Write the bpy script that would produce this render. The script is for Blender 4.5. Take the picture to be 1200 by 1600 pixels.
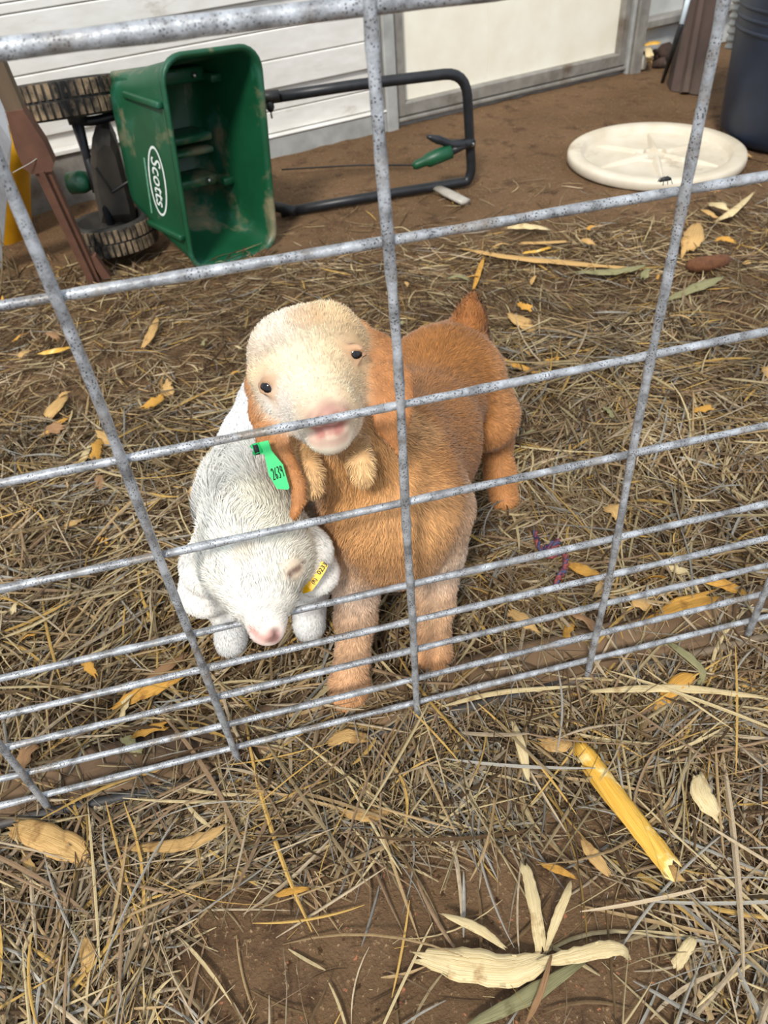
import bpy, bmesh, math, random
import numpy as np
from mathutils import Vector, Matrix

# ------------------------------------------------------------------ scene, camera, light
scene = bpy.context.scene
for o in list(bpy.data.objects):
    bpy.data.objects.remove(o, do_unlink=True)
COL = scene.collection
rng = np.random.default_rng(7)
random.seed(7)

FPX, YAW, PITCH, ROLL = 1178.12, -0.1699, 0.7574, -0.0934
CAM = np.array([-0.0951, -0.4496, 0.7648])
_cy, _sy = math.cos(YAW), math.sin(YAW)
CF = np.array([-_sy * math.cos(PITCH), _cy * math.cos(PITCH), -math.sin(PITCH)])
_r0 = np.array([_cy, _sy, 0.0]); _u0 = np.cross(_r0, CF)
CR = math.cos(ROLL) * _r0 + math.sin(ROLL) * _u0
CU = -math.sin(ROLL) * _r0 + math.cos(ROLL) * _u0
cam_data = bpy.data.cameras.new('camera')
cam = bpy.data.objects.new('camera', cam_data); COL.objects.link(cam)
cam.matrix_world = Matrix(((CR[0], CU[0], -CF[0], CAM[0]), (CR[1], CU[1], -CF[1], CAM[1]),
                           (CR[2], CU[2], -CF[2], CAM[2]), (0, 0, 0, 1)))
cam_data.sensor_fit = 'HORIZONTAL'; cam_data.sensor_width = 36.0
cam_data.lens = 36.0 * FPX / 1200.0
cam_data.clip_start = 0.02; cam_data.clip_end = 60
cam_data.dof.use_dof = True; cam_data.dof.focus_distance = 0.72; cam_data.dof.aperture_fstop = 13.0
scene.camera = cam

world = bpy.data.worlds.new('sky'); scene.world = world; world.use_nodes = True
bg = world.node_tree.nodes['Background']
bg.inputs['Color'].default_value = (0.80, 0.89, 1.0, 1)
bg.inputs['Strength'].default_value = 1.0
sun_d = bpy.data.lights.new('sun', 'SUN'); sun_d.energy = 3.0; sun_d.angle = math.radians(9)
sun_d.color = (1.0, 0.955, 0.88)
sun = bpy.data.objects.new('sun', sun_d); COL.objects.link(sun)
SUN_FROM = Vector((-0.42, -0.85, 1.0))
sun.rotation_euler = SUN_FROM.to_track_quat('Z', 'Y').to_euler()
vs = scene.view_settings
vs.view_transform = 'Standard'; vs.look = 'None'; vs.gamma = 1.0; vs.use_curve_mapping = False
vs.exposure = 0.18

# ------------------------------------------------------------------ placing helpers (metres; fence plane is y = 0, ground z = 0)
def ray(x, y): return CF + (x - 600) / FPX * CR - (y - 800) / FPX * CU
def G(x, y, z=0.0):
    d = ray(x, y); return CAM + (z - CAM[2]) / d[2] * d
def PY(x, y, Y):
    d = ray(x, y); return CAM + (Y - CAM[1]) / d[1] * d
def DP(x, y, t): return CAM + t * ray(x, y)

# ------------------------------------------------------------------ material helpers
def lin(r, g, b):
    f = lambda c: (c / 255 / 12.92) if c / 255 <= 0.04045 else ((c / 255 + 0.055) / 1.055) ** 2.4
    return (f(r), f(g), f(b))
def rgba(c): return (c[0], c[1], c[2], 1.0)

class NT:
    """small wrapper to write node materials"""
    def __init__(self, name):
        self.m = bpy.data.materials.new(name); self.m.use_nodes = True
        self.t = self.m.node_tree; self.p = self.t.nodes['Principled BSDF']
        self.tc = None
    def n(self, kind, **kw):
        nd = self.t.nodes.new(kind)
        for k, v in kw.items(): setattr(nd, k, v)
        return nd
    def link(self, a, b): self.t.links.new(a, b)
    def coord(self, kind='Object', scale=(1, 1, 1)):
        tc = self.n('ShaderNodeTexCoord'); mp = self.n('ShaderNodeMapping')
        mp.inputs['Scale'].default_value = scale
        self.link(tc.outputs[kind], mp.inputs['Vector']); return mp.outputs['Vector']
    def noise(self, scale, detail=4, rough=0.55, vec=None, dist=0.0):
        nd = self.n('ShaderNodeTexNoise'); nd.inputs['Scale'].default_value = scale
        nd.inputs['Detail'].default_value = detail; nd.inputs['Roughness'].default_value = rough
        nd.inputs['Distortion'].default_value = dist
        if vec is not None: self.link(vec, nd.inputs['Vector'])
        return nd.outputs['Fac']
    def ramp(self, fac, stops):
        nd = self.n('ShaderNodeValToRGB'); cr = nd.color_ramp
        while len(cr.elements) < len(stops): cr.elements.new(0.5)
        for e, (p, c) in zip(cr.elements, stops): e.position = p; e.color = rgba(c)
        self.link(fac, nd.inputs['Fac']); return nd.outputs['Color']
    def mix(self, fac, a, b, mode='MIX'):
        nd = self.n('ShaderNodeMix', data_type='RGBA', blend_type=mode)
        for v, i in ((fac, nd.inputs[0]), (a, nd.inputs[6]), (b, nd.inputs[7])):
            if hasattr(v, 'is_output'): self.link(v, i)
            elif isinstance(v, tuple): i.default_value = rgba(v)
            else: i.default_value = v
        return nd.outputs[2]
    def bump(self, h, strength=0.3, dist=0.002):
        nd = self.n('ShaderNodeBump'); nd.inputs['Strength'].default_value = strength
        nd.inputs['Distance'].default_value = dist
        self.link(h, nd.inputs['Height']); self.link(nd.outputs['Normal'], self.p.inputs['Normal'])
    def base(self, c):
        if hasattr(c, 'is_output'): self.link(c, self.p.inputs['Base Color'])
        else: self.p.inputs['Base Color'].default_value = rgba(c)
    def set(self, rough=0.6, metal=0.0, spec=0.5):
        self.p.inputs['Roughness'].default_value = rough; self.p.inputs['Metallic'].default_value = metal
        self.p.inputs['Specular IOR Level'].default_value = spec

B01 = ((0, (0, 0, 0)), (1, (1, 1, 1)))
def bw(nt, fac, a, b): return nt.ramp(fac, ((a, (0, 0, 0)), (b, (1, 1, 1))))

def simple_mat(name, c1, c2, scale=30, rough=0.6, metal=0.0, bump=0.15, dirt=None, dirt_at=(0.55, 0.7), spec=0.4, stretch=(1, 1, 1)):
    t = NT(name); v = t.coord('Object', stretch)
    c = t.mix(bw(t, t.noise(scale, 5, vec=v), 0.3, 0.7), c1, c2)
    if dirt is not None:
        c = t.mix(bw(t, t.noise(scale * 0.35, 6, 0.65, vec=v), *dirt_at), c, dirt)
    t.base(c); t.set(rough, metal, spec)
    if bump: t.bump(t.noise(scale * 3, 4, vec=v), bump, 0.001)
    return t.m

def attr_mat(name, rough=0.7, spec=0.2, grain=None, nrm=False, trans=0.0):
    """colour comes from the mesh's own 'Col' attribute (what each blade or tuft is dyed)"""
    t = NT(name); a = t.n('ShaderNodeAttribute'); a.attribute_name = 'Col'
    c = a.outputs['Color']
    if grain:
        v = t.coord('Object')
        c = t.mix(0.55, c, t.mix(bw(t, t.noise(grain, 3, vec=v), 0.3, 0.7), (0.45, 0.42, 0.38), (1, 1, 1)), 'MULTIPLY')
    t.base(c); t.set(rough, 0, spec)
    if nrm:
        n = t.n('ShaderNodeAttribute'); n.attribute_name = 'nrm'
        t.link(n.outputs['Vector'], t.p.inputs['Normal'])
    if trans: t.p.inputs['Transmission Weight'].default_value = trans
    return t.m

# ------------------------------------------------------------------ object helpers
ORG = {}
def empty(name, loc):
    o = bpy.data.objects.new(name, None); COL.objects.link(o); o.empty_display_size = 0.05
    o.location = tuple(loc); ORG[o.name] = np.array(loc, float); return o
def tag(o, label=None, cat=None, group=None, kind=None):
    if label: o['label'] = label
    if cat: o['category'] = cat
    if group: o['group'] = group
    if kind: o['kind'] = kind
    return o
def thing(name, label, cat, loc, group=None): return tag(empty(name, loc), label, cat, group)
def finish(name, me, mat, parent, origin, smooth):
    o = bpy.data.objects.new(name, me); COL.objects.link(o)
    if mat is not None: me.materials.append(mat)
    if smooth is not None: me.polygons.foreach_set('use_smooth', np.full(len(me.polygons), smooth))
    if parent is not None: o.parent = parent; ORG[o.name] = ORG[parent.name]
    else: o.location = tuple(origin); ORG[o.name] = np.array(origin, float)
    return o
def mk(name, verts, faces, mat, parent=None, smooth=False, origin=(0, 0, 0)):
    """world-space vertices -> one mesh object under its thing"""
    V = np.asarray(verts, float).reshape(-1, 3)
    V = V - (ORG[parent.name] if parent is not None else np.array(origin, float))
    me = bpy.data.meshes.new(name); me.from_pydata(V.tolist(), [], [tuple(int(i) for i in f) for f in faces]); me.update()
    return finish(name, me, mat, parent, origin, smooth)
def mk_np(name, V, quads=None, tris=None, mat=None, parent=None, smooth=False, origin=(0, 0, 0), col=None, nrm=None):
    V = np.asarray(V, np.float32) - np.asarray(ORG[parent.name] if parent is not None else origin, np.float32)
    idx = []; tot = []
    if quads is not None and len(quads): idx.append(np.asarray(quads, np.int32).ravel()); tot.append(np.full(len(quads), 4, np.int32))
    if tris is not None and len(tris): idx.append(np.asarray(tris, np.int32).ravel()); tot.append(np.full(len(tris), 3, np.int32))
    idx = np.concatenate(idx); tot = np.concatenate(tot)
    me = bpy.data.meshes.new(name)
    me.vertices.add(len(V)); me.vertices.foreach_set('co', V.ravel())
    me.loops.add(len(idx)); me.loops.foreach_set('vertex_index', idx)
    me.polygons.add(len(tot)); me.polygons.foreach_set('loop_start', np.concatenate([[0], np.cumsum(tot)[:-1]]).astype(np.int32))
    me.update(calc_edges=True)
    if col is not None:
        at = me.attributes.new('Col', 'FLOAT_COLOR', 'POINT')
        c = np.ones((len(V), 4), np.float32); c[:, :3] = col; at.data.foreach_set('color', c.ravel())
    if nrm is not None:
        at = me.attributes.new('nrm', 'FLOAT_VECTOR', 'POINT'); at.data.foreach_set('vector', np.asarray(nrm, np.float32).ravel())
    return finish(name, me, mat, parent, origin, smooth)

def unit(v): v = np.asarray(v, float); return v / (np.linalg.norm(v) + 1e-12)

def box_geo(lo, hi, bevel=0.0, seg=1):
    """axis-aligned box, returns (verts, faces)"""
    bm = bmesh.new(); bmesh.ops.create_cube(bm, size=1.0)
    lo = np.array(lo, float); hi = np.array(hi, float)
    for v in bm.verts: v.co = Vector(lo + (np.array(v.co) + 0.5) * (hi - lo))
    if bevel: bmesh.ops.bevel(bm, geom=bm.edges[:], offset=bevel, segments=seg, affect='EDGES', profile=0.5)
    bm.verts.ensure_lookup_table(); bm.verts.index_update()
    V = np.array([v.co[:] for v in bm.verts]); Fc = [[v.index for v in f.verts] for f in bm.faces]
    bm.free(); return V, Fc
def tube_geo(path, rad, n=8, caps=True, flat=None):
    """swept tube along a polyline; rad scalar or list; flat=(axis, factor) squashes the section"""
    P = np.asarray(path, float); m = len(P); R = np.broadcast_to(np.asarray(rad, float), (m,))
    T = np.gradient(P, axis=0); T /= np.linalg.norm(T, axis=1)[:, None] + 1e-12
    a = np.array([0, 0, 1.0]) if abs(T[0][2]) < 0.9 else np.array([1.0, 0, 0])
    N = unit(np.cross(T[0], a)); V = []
    for i in range(m):
        N = unit(N - T[i] * (N @ T[i])); Bn = np.cross(T[i], N)
        for k in range(n):
            an = 2 * math.pi * k / n
            o = R[i] * (math.cos(an) * N + math.sin(an) * Bn)
            if flat is not None: o = o - flat[0] * (o @ flat[0]) * (1 - flat[1])
            V.append(P[i] + o)
    Fc = [[i * n + k, i * n + (k + 1) % n, (i + 1) * n + (k + 1) % n, (i + 1) * n + k] for i in range(m - 1) for k in range(n)]
    if caps: Fc += [list(range(n))[::-1], list(range((m - 1) * n, m * n))]
    return np.array(V), Fc
def lathe_geo(prof, n=32, c=(0, 0, 0), axis=None):
    """profile [(r,z)] revolved about z (or axis through c)"""
    V = []; c = np.array(c, float)
    if axis is None: ex, ey, ez = np.eye(3)
    else:
        ez = unit(axis); ex = unit(np.cross(ez, [0.3, 1, 0.2])); ey = np.cross(ez, ex)
    for r, z in prof:
        for k in range(n):
            a = 2 * math.pi * k / n; V.append(c + ex * r * math.cos(a) + ey * r * math.sin(a) + ez * z)
    m = len(prof)
    Fc = [[i * n + k, i * n + (k + 1) % n, (i + 1) * n + (k + 1) % n, (i + 1) * n + k] for i in range(m - 1) for k in range(n)]
    if prof[0][0] > 1e-6: pass
    return np.array(V), Fc
def join(*gs):
    V = []; Fc = []; o = 0
    for v, f in gs:
        V.append(np.asarray(v)); Fc += [[i + o for i in q] for q in f]; o += len(v)
    return np.concatenate(V), Fc
def xf(g, M, t): return np.asarray(g[0]) @ np.asarray(M).T + np.asarray(t), g[1]
def smooth_path(P, n=6):
    """Catmull-Rom through the points"""
    P = np.asarray(P, float); Q = np.concatenate([[2 * P[0] - P[1]], P, [2 * P[-1] - P[-2]]]); out = []
    for i in range(len(P) - 1):
        a, b, c, d = Q[i:i + 4]
        for t in np.linspace(0, 1, n, endpoint=False):
            out.append(0.5 * (2 * b + (c - a) * t + (2 * a - 5 * b + 4 * c - d) * t * t + (3 * b - a - 3 * c + d) * t ** 3))
    out.append(P[-1]); return np.array(out)
def rounded_path(P, r, n=5):
    """polyline with filleted corners"""
    P = np.asarray(P, float); out = [P[0]]
    for i in range(1, len(P) - 1):
        a = P[i] + unit(P[i - 1] - P[i]) * r; b = P[i] + unit(P[i + 1] - P[i]) * r
        for t in np.linspace(0, 1, n + 1): out.append((1 - t) ** 2 * a + 2 * t * (1 - t) * P[i] + t * t * b)
    out.append(P[-1]); return np.array(out)
def text_geo(s, size=1.0, shear=0.0, offset=0.0, extrude=0.0):
    cu = bpy.data.curves.new('lettering', 'FONT'); cu.body = s; cu.size = size; cu.shear = shear; cu.offset = offset
    cu.extrude = extrude; cu.align_x = 'CENTER'; cu.align_y = 'CENTER'; cu.resolution_u = 3
    o = bpy.data.objects.new('lettering', cu); COL.objects.link(o); bpy.context.view_layer.update()
    me = bpy.data.meshes.new_from_object(o.evaluated_get(bpy.context.evaluated_depsgraph_get()))
    V = np.array([v.co[:] for v in me.vertices]); Fc = [list(p.vertices) for p in me.polygons]
    bpy.data.objects.remove(o, do_unlink=True); bpy.data.meshes.remove(me); bpy.data.curves.remove(cu)
    return V, Fc
def vnoise(p, f, seed=0):
    """cheap smooth pseudo noise in 0..1, vectorised"""
    r = np.random.default_rng(seed); s = 0
    for i in range(5):
        k = r.normal(size=3) * f * (0.7 + 0.3 * i); s = s + np.sin(p @ k[:p.shape[1]] + r.uniform(0, 6.28))
    return 0.5 + s / 7.0
# ------------------------------------------------------------------ floor
def ground_h(x, y):
    p = np.stack([np.ravel(x), np.ravel(y)], -1)
    h = 0.006 * (vnoise(p, 9, 1) - .5) + 0.004 * (vnoise(p, 31, 2) - .5) + 0.0025 * (vnoise(p, 80, 3) - .5) + 0.0012 * (vnoise(p, 210, 4) - .5)
    h = h - 0.003
    return h.reshape(np.shape(x))
def floor_mat():
    t = NT('packed_dirt'); v = t.coord('Object')
    n1 = t.noise(3.5, 6, 0.6, v); n2 = t.noise(45, 8, 0.7, v); n3 = t.noise(220, 4, 0.6, v)
    c = t.mix(bw(t, n1, 0.35, 0.65), lin(88, 66, 46), lin(122, 96, 72))
    c = t.mix(bw(t, n2, 0.35, 0.7), c, lin(106, 82, 57))
    c = t.mix(bw(t, t.noise(14, 6, 0.7, v), 0.52, 0.66), c, lin(78, 58, 42))
    c = t.mix(bw(t, n3, 0.60, 0.72), c, lin(166, 138, 104))
    c = t.mix(bw(t, t.noise(90, 3, 0.5, v), 0.66, 0.72), c, lin(66, 46, 30))
    c = t.mix(bw(t, t.noise(140, 2, 0.5, v), 0.70, 0.75), c, lin(170, 110, 80))
    t.base(c); t.set(0.95, 0, 0.15)
    h = t.n('ShaderNodeMath', operation='ADD'); t.link(n2, h.inputs[0]); t.link(n3, h.inputs[1])
    t.bump(h.outputs[0], 0.9, 0.004); return t.m
M_DIRT = floor_mat()
gx = np.concatenate([np.linspace(-3, -0.75, 30, endpoint=False), np.linspace(-0.75, 1.6, 230, endpoint=False), np.linspace(1.6, 3.4, 30)])
gy = np.concatenate([np.linspace(-1.6, -0.55, 20, endpoint=False), np.linspace(-0.55, 1.0, 190, endpoint=False), np.linspace(1.0, 2.9, 90)])
X, Y = np.meshgrid(gx, gy)
V = np.stack([X, Y, ground_h(X, Y)], -1).reshape(-1, 3)
ni = np.arange(len(V)).reshape(X.shape)
Q = np.stack([ni[:-1, :-1], ni[:-1, 1:], ni[1:, 1:], ni[1:, :-1]], -1).reshape(-1, 4)
tag(mk_np('floor', V, quads=Q, mat=M_DIRT, smooth=True), 'brown packed dirt floor of the barn', 'floor', kind='structure')

# ------------------------------------------------------------------ back wall, door
WA = math.atan2(0.2415, 1); WD = np.array([math.cos(WA), math.sin(WA), 0]); WN = np.array([math.sin(WA), -math.cos(WA), 0]); W0 = np.array([0, 1.967, 0])
WM = np.stack([WD, -WN, [0, 0, 1]], 1)      # local (s, depth away from camera, z) -> world
def wbox(s0, s1, d0, d1, z0, z1, bevel=0.0): return xf(box_geo((s0, d0, z0), (s1, d1, z1), bevel), WM, W0)
M_WHITE = simple_mat('dirty_white_paint', lin(224, 221, 215), lin(208, 204, 196), 14, 0.55, 0, 0.1, lin(156, 142, 122), (0.60, 0.78), stretch=(1, 1, 3))
M_CREAM = simple_mat('cream_door_panel', lin(236, 231, 216), lin(226, 218, 198), 10, 0.5, 0, 0.05, lin(190, 165, 125), (0.68, 0.85))
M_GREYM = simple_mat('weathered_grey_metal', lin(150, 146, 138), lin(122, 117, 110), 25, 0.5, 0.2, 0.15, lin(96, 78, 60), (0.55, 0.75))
M_GREYL = simple_mat('grey_base_board_paint', lin(168, 168, 164), lin(140, 140, 136), 18, 0.6, 0, 0.15, lin(110, 92, 70), (0.6, 0.8))
M_GREYW = simple_mat('pale_grey_wall', lin(186, 186, 182), lin(160, 160, 156), 12, 0.6, 0, 0.1, lin(110, 100, 88), (0.58, 0.8))
wall = mk('wall_back', *wbox(-3.0, 0.455, 0.03, 0.09, 0.0, 2.5), M_WHITE); tag(wall, 'white painted siding wall at the back of the barn', 'wall', kind='structure')
zs = [0.055, 0.115, 0.175, 0.247, 0.318, 0.39, 0.448, 0.47, 0.53, 0.605, 0.677, 0.75, 0.82]
lap = {0.175: 0.016, 0.39: 0.016, 0.605: 0.016}
for i in range(len(zs) - 1):
    pr = 0.0
    for lz, d in lap.items():
        if zs[i] >= lz: pr = 0.010
    base = {0: 0.0, 1: 0.0, 2: 0.012, 3: 0.008, 4: 0.004, 5: 0.016, 6: 0.012, 7: 0.008, 8: 0.004}.get(i, 0.012)
    mk('siding_board', *wbox(-3.0, 0.45, -base, 0.03, zs[i] + 0.0012, zs[i + 1] - 0.0012, 0.0022), M_WHITE, wall)
g, f = wbox(-3.0, 0.45, 0.0, 0.03, 0.82, 2.5)
mk('upper_siding', g, f, M_WHITE, wall)
bb = mk('baseboard_back', *wbox(-0.22, 0.47, -0.02, 0.03, -0.01, 0.05, 0.003), M_GREYL); tag(bb, 'grey board along the foot of the white siding', 'baseboard', kind='structure')
mk('ledge', *wbox(-0.22, 0.47, -0.024, 0.0, 0.05, 0.056, 0.002), M_WHITE, bb)
bl = mk('shade_board_left', *wbox(-3.0, -0.22, -0.02, 0.03, -0.01, 0.128, 0.003), M_GREYM); tag(bl, 'dark grey board added behind the spreader wheels for the shade behind the hopper', 'baseboard', kind='structure')  # dirty grey board added; its dark tone stands in for shade behind the hopper
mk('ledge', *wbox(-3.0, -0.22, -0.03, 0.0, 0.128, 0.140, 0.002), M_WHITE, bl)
# door with metal frame
door = tag(empty('door_1', W0 + WD * 0.97), 'cream door panel in a grey metal frame', 'door', kind='structure')
mk('door_panel', *wbox(0.54, 0.86, 0.012, 0.04, 0.06, 2.1, 0.001), M_CREAM, door)
mk('door_panel', *wbox(0.8605, 1.385, 0.0125, 0.04, 0.06, 2.1, 0.001), M_CREAM, door)
mk('bottom_rail', *wbox(0.50, 1.43, -0.012, 0.045, 0.022, 0.062, 0.004), M_GREYM, door)
mk('bottom_lip', *wbox(0.50, 1.43, -0.02, 0.03, 0.010, 0.020, 0.002), M_GREYM, door)
mk('side_rail', *wbox(0.512, 0.545, -0.0125, 0.045, 0.03, 2.1, 0.004), M_GREYM, door)
mk('side_rail', *wbox(1.383, 1.412, -0.0125, 0.045, 0.03, 2.1, 0.004), M_GREYM, door)
tr = mk('trim_1', *wbox(0.468, 0.508, -0.03, 0.06, -0.01, 2.2, 0.004), M_GREYL); tag(tr, 'grey metal post left of the cream door', 'post', kind='structure')
mk('edge_strip', *wbox(0.455, 0.467, -0.018, 0.06, -0.01, 2.2, 0.002), M_GREYM, tr)
tr = mk('trim_2', *wbox(1.428, 1.475, -0.035, 0.06, -0.01, 2.2, 0.004), M_GREYM); tag(tr, 'grey metal post right of the cream door', 'post', kind='structure')
mk('edge_strip', *wbox(1.414, 1.426, -0.025, 0.06, -0.01, 2.2, 0.002), M_GREYL, tr)
sill = mk('trim_3', *wbox(0.45, 1.45, -0.004, 0.08, -0.03, 0.008, 0.002), M_GREYL); tag(sill, 'grey concrete sill strip under the cream door', 'sill', kind='structure')
wr = mk('wall_right', *wbox(1.47, 4.0, 0.06, 0.1, 0, 2.5), M_GREYW); tag(wr, 'pale grey wall right of the door', 'wall', kind='structure')
mk('wall_rail', *wbox(1.47, 4.0, 0.02, 0.07, 0.105, 0.14, 0.008), M_GREYM, wr)

# ------------------------------------------------------------------ wire fence panel
def galv_mat():
    t = NT('galvanised_wire'); v = t.coord('Object')
    c = t.mix(bw(t, t.noise(60, 5, 0.6, v), 0.35, 0.65), lin(114, 114, 115), lin(186, 189, 193))
    c = t.mix(bw(t, t.noise(22, 4, 0.65, v), 0.54, 0.72), c, lin(128, 116, 102))
    vo = t.n('ShaderNodeTexVoronoi'); vo.inputs['Scale'].default_value = 560; t.link(v, vo.inputs['Vector'])
    sp = t.ramp(vo.outputs['Distance'], ((0.20, (1, 1, 1)), (0.40, (0, 0, 0))))
    gate = t.mix(1.0, sp, bw(t, t.noise(70, 4, 0.65, v), 0.40, 0.55), 'MULTIPLY')
    c = t.mix(gate, c, lin(44, 42, 42))
    t.base(c); t.set(0.42, 0.25, 0.5); t.bump(t.noise(260, 4, 0.6, v), 0.6, 0.0012); return t.m
M_GALV = galv_mat()
fence = thing('wire_fence_panel', 'galvanised welded wire livestock panel between the kids and the viewer', 'fence', (0, 0, 0))
S = 0.2032
HZ = [0.6877, 0.5623, 0.4357, 0.3345, 0.2296, 0.1770, 0.1272, 0.0774, 0.0300]
def wire(name, a, b, seed, sag=0.0012, n=44, RW=0.0035):
    tt = np.linspace(0, 1, n)[:, None]; P = a * (1 - tt) + b * tt
    r = np.random.default_rng(seed); ph = r.uniform(0, 6.28, 3)
    w = np.sin(tt[:, 0] * 7 + ph[0]) * sag + np.sin(tt[:, 0] * 17 + ph[1]) * sag * 0.5
    ax = 2 if abs(b[0] - a[0]) > abs(b[2] - a[2]) else 0
    P[:, ax] += w; P[:, 1] += np.sin(tt[:, 0] * 9 + ph[2]) * sag * 0.6
    R = RW * (1 + 0.07 * r.normal(size=n))
    g = tube_geo(P, R, 10)
    return mk(name, *g, M_GALV, fence, True)
for i, z in enumerate([0.8147] + HZ):
    wire('horizontal_wire', np.array([-1.25, 0.0045, z]), np.array([1.25, 0.0045, z]), 100 + i, n=130, RW=0.0052 if i == 1 else 0.0034)
for k in range(-6, 7):
    wire('stay_wire', np.array([k * S, -0.0008, -0.012]), np.array([k * S, -0.0008, 0.825]), 200 + k, n=60, RW=0.0037)

# timber sill lying under the panel
M_WOOD = simple_mat('old_muddy_timber', lin(134, 108, 82), lin(98, 76, 54), 26, 0.95, 0, 0.6, lin(70, 54, 40), (0.48, 0.62), stretch=(0.35, 1, 1))
M_SHADOWEDGE = simple_mat('underside_shadow', lin(38, 38, 40), lin(78, 74, 70), 60, 0.6, 0.1, 0.3, lin(120, 104, 84), (0.5, 0.65), stretch=(0.2, 1, 1))  # near-black colour for the shadow painted along the board's underside
V, Fc = box_geo((-1.25, 0.000, -0.02), (1.25, 0.062, 0.013), 0.005, 2)
board = mk('sill_board', V, Fc, M_WOOD); tag(board, 'flat muddy board on the ground under the wire panel', 'board')
P = np.array([[x, -0.006 + 0.003 * math.sin(x * 9), 0.006 + 0.003 * math.sin(x * 13 + 1)] for x in np.linspace(-1.25, 1.25, 90)])
pipe = mk('shadow_rail', *tube_geo(P, 0.0055, 8), M_SHADOWEDGE, None, True); tag(pipe, 'thin dark rail added as the underside shadow along the near edge of the muddy board', 'rail')  # added dark strip that draws the shadow line under the board's near edge
# ------------------------------------------------------------------ green spreader lying on its side
def green_mat():
    t = NT('green_plastic'); v = t.coord('Object')
    c = t.mix(bw(t, t.noise(9, 5, 0.6, v), 0.3, 0.7), lin(12, 66, 38), lin(20, 80, 52))
    c = t.mix(bw(t, t.noise(7, 6, 0.65, v), 0.54, 0.72), c, lin(52, 104, 88))
    d = bw(t, t.noise(8, 5, 0.6, v, 0.3), 0.55, 0.75)
    c = t.mix(d, c, lin(150, 130, 102))
    t.base(c); t.set(0.42, 0, 0.45); t.bump(t.noise(60, 4, 0.6, v), 0.15, 0.001); return t.m
M_GREEN = green_mat()
M_BLACK = simple_mat('black_plastic', lin(30, 30, 32), lin(44, 43, 42), 40, 0.5, 0, 0.15, lin(92, 80, 64), (0.62, 0.8))
M_DUSTB = simple_mat('dusty_black_plastic', lin(36, 34, 32), lin(70, 62, 52), 12, 0.7, 0, 0.2, lin(96, 84, 66), (0.55, 0.75))
M_TUBE = simple_mat('black_painted_steel', lin(24, 25, 28), lin(36, 37, 40), 50, 0.4, 0, 0.1, lin(70, 64, 58), (0.66, 0.8))
M_CHROME = simple_mat('steel_bolt', lin(200, 198, 190), lin(160, 158, 150), 60, 0.3, 0.9, 0.05)
M_PRINT = simple_mat('white_print', lin(226, 230, 224), lin(200, 208, 200), 60, 0.6, 0, 0)
M_PRINTF = simple_mat('faded_print', lin(120, 160, 140), lin(70, 130, 100), 120, 0.6, 0, 0)
sp = thing('lawn_spreader', 'green plastic lawn spreader lying on its side by the wall', 'spreader', (-0.2, 1.3, 0))
az = math.radians(30); roll = math.radians(5.5)
sx = np.array([math.cos(az), math.sin(az), 0]); sd = np.array([-math.sin(az), math.cos(az), 0]); sz = np.array([0, 0, 1.0])
ex = sx * math.cos(roll) - sz * math.sin(roll); ez = sz * math.cos(roll) + sx * math.sin(roll)
SM = np.stack([ex, sd, ez], 1); SO = np.array([-0.193, 1.225, 0.010])
def rrect(x0, x1, z0, z1, r, y, n=6):
    pts = []
    for cx, cz, a0 in ((x1 - r, z1 - r, 0), (x0 + r, z1 - r, 90), (x0 + r, z0 + r, 180), (x1 - r, z0 + r, 270)):
        for k in range(n + 1):
            a = math.radians(a0 + 90 * k / n); pts.append((cx + r * math.cos(a), y, cz + r * math.sin(a)))
    return np.array(pts)
def loft(rings, close_end=False, flip=False):
    n = len(rings[0]); V = np.concatenate(rings)
    Fc = [[i * n + k, i * n + (k + 1) % n, (i + 1) * n + (k + 1) % n, (i + 1) * n + k] for i in range(len(rings) - 1) for k in range(n)]
    if close_end: Fc.append(list(range((len(rings) - 1) * n, len(rings) * n)))
    if flip: Fc = [q[::-1] for q in Fc]
    return V, Fc
W, H, DPT = 0.236, 0.428, 0.235
def sect(t, inset=0.0):      # section of the hopper at depth fraction t
    x0 = 0.005 - 0.012 * t + inset; x1 = W - 0.006 - 0.03 * t - inset
    z0 = 0.006 + 0.085 * t ** 1.25 + inset; z1 = H - 0.006 - 0.055 * t + inset * -1
    return rrect(x0, x1, z0, z1, 0.040 + 0.006 * t, DPT * t)
outer = [sect(t) for t in (0.03, 0.06, 0.15, 0.3, 0.5, 0.7, 0.85, 0.94, 1.0)]
outer[-1] = rrect(0.004, W - 0.05, 0.105, H - 0.075, 0.04, DPT)
inner = [sect(t, 0.004) for t in (0.03, 0.06, 0.15, 0.3, 0.5, 0.7, 0.85, 0.92)]
inner[-1] = rrect(0.008, W - 0.054, 0.102, H - 0.072, 0.038, DPT - 0.008)
rim = [rrect(0.010, W - 0.010, 0.010, H - 0.010, 0.040, 0.006), rrect(0.001, W + 0.002, -0.001, H + 0.001, 0.05, 0.010), rrect(-0.001, W + 0.004, -0.003, H + 0.003, 0.052, 0.003),
       rrect(0.000, W + 0.002, -0.002, H + 0.002, 0.05, -0.004), rrect(0.003, W - 0.003, 0.003, H - 0.003, 0.046, -0.006), rrect(0.009, W - 0.009, 0.009, H - 0.009, 0.042, -0.001), inner[0]]
hop = mk('hopper', *xf(join(loft(outer, True), loft(inner, True, True)), SM, SO), M_GREEN, sp, True)
mk('rim', *xf(loft(rim), SM, SO), M_GREEN, sp, True)
for z0, z1, th in ((0.345, 0.375, 0.022), (0.225, 0.243, 0.018), (0.198, 0.212, 0.010), (0.128, 0.150, 0.022)):
    pts = xf(box_geo((0.006, DPT - 0.085, z0), (W - 0.045, DPT - 0.004, z1), 0.006, 2), SM, SO)
    mk('inner_rib', *pts, M_GREEN, hop, True)
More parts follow.
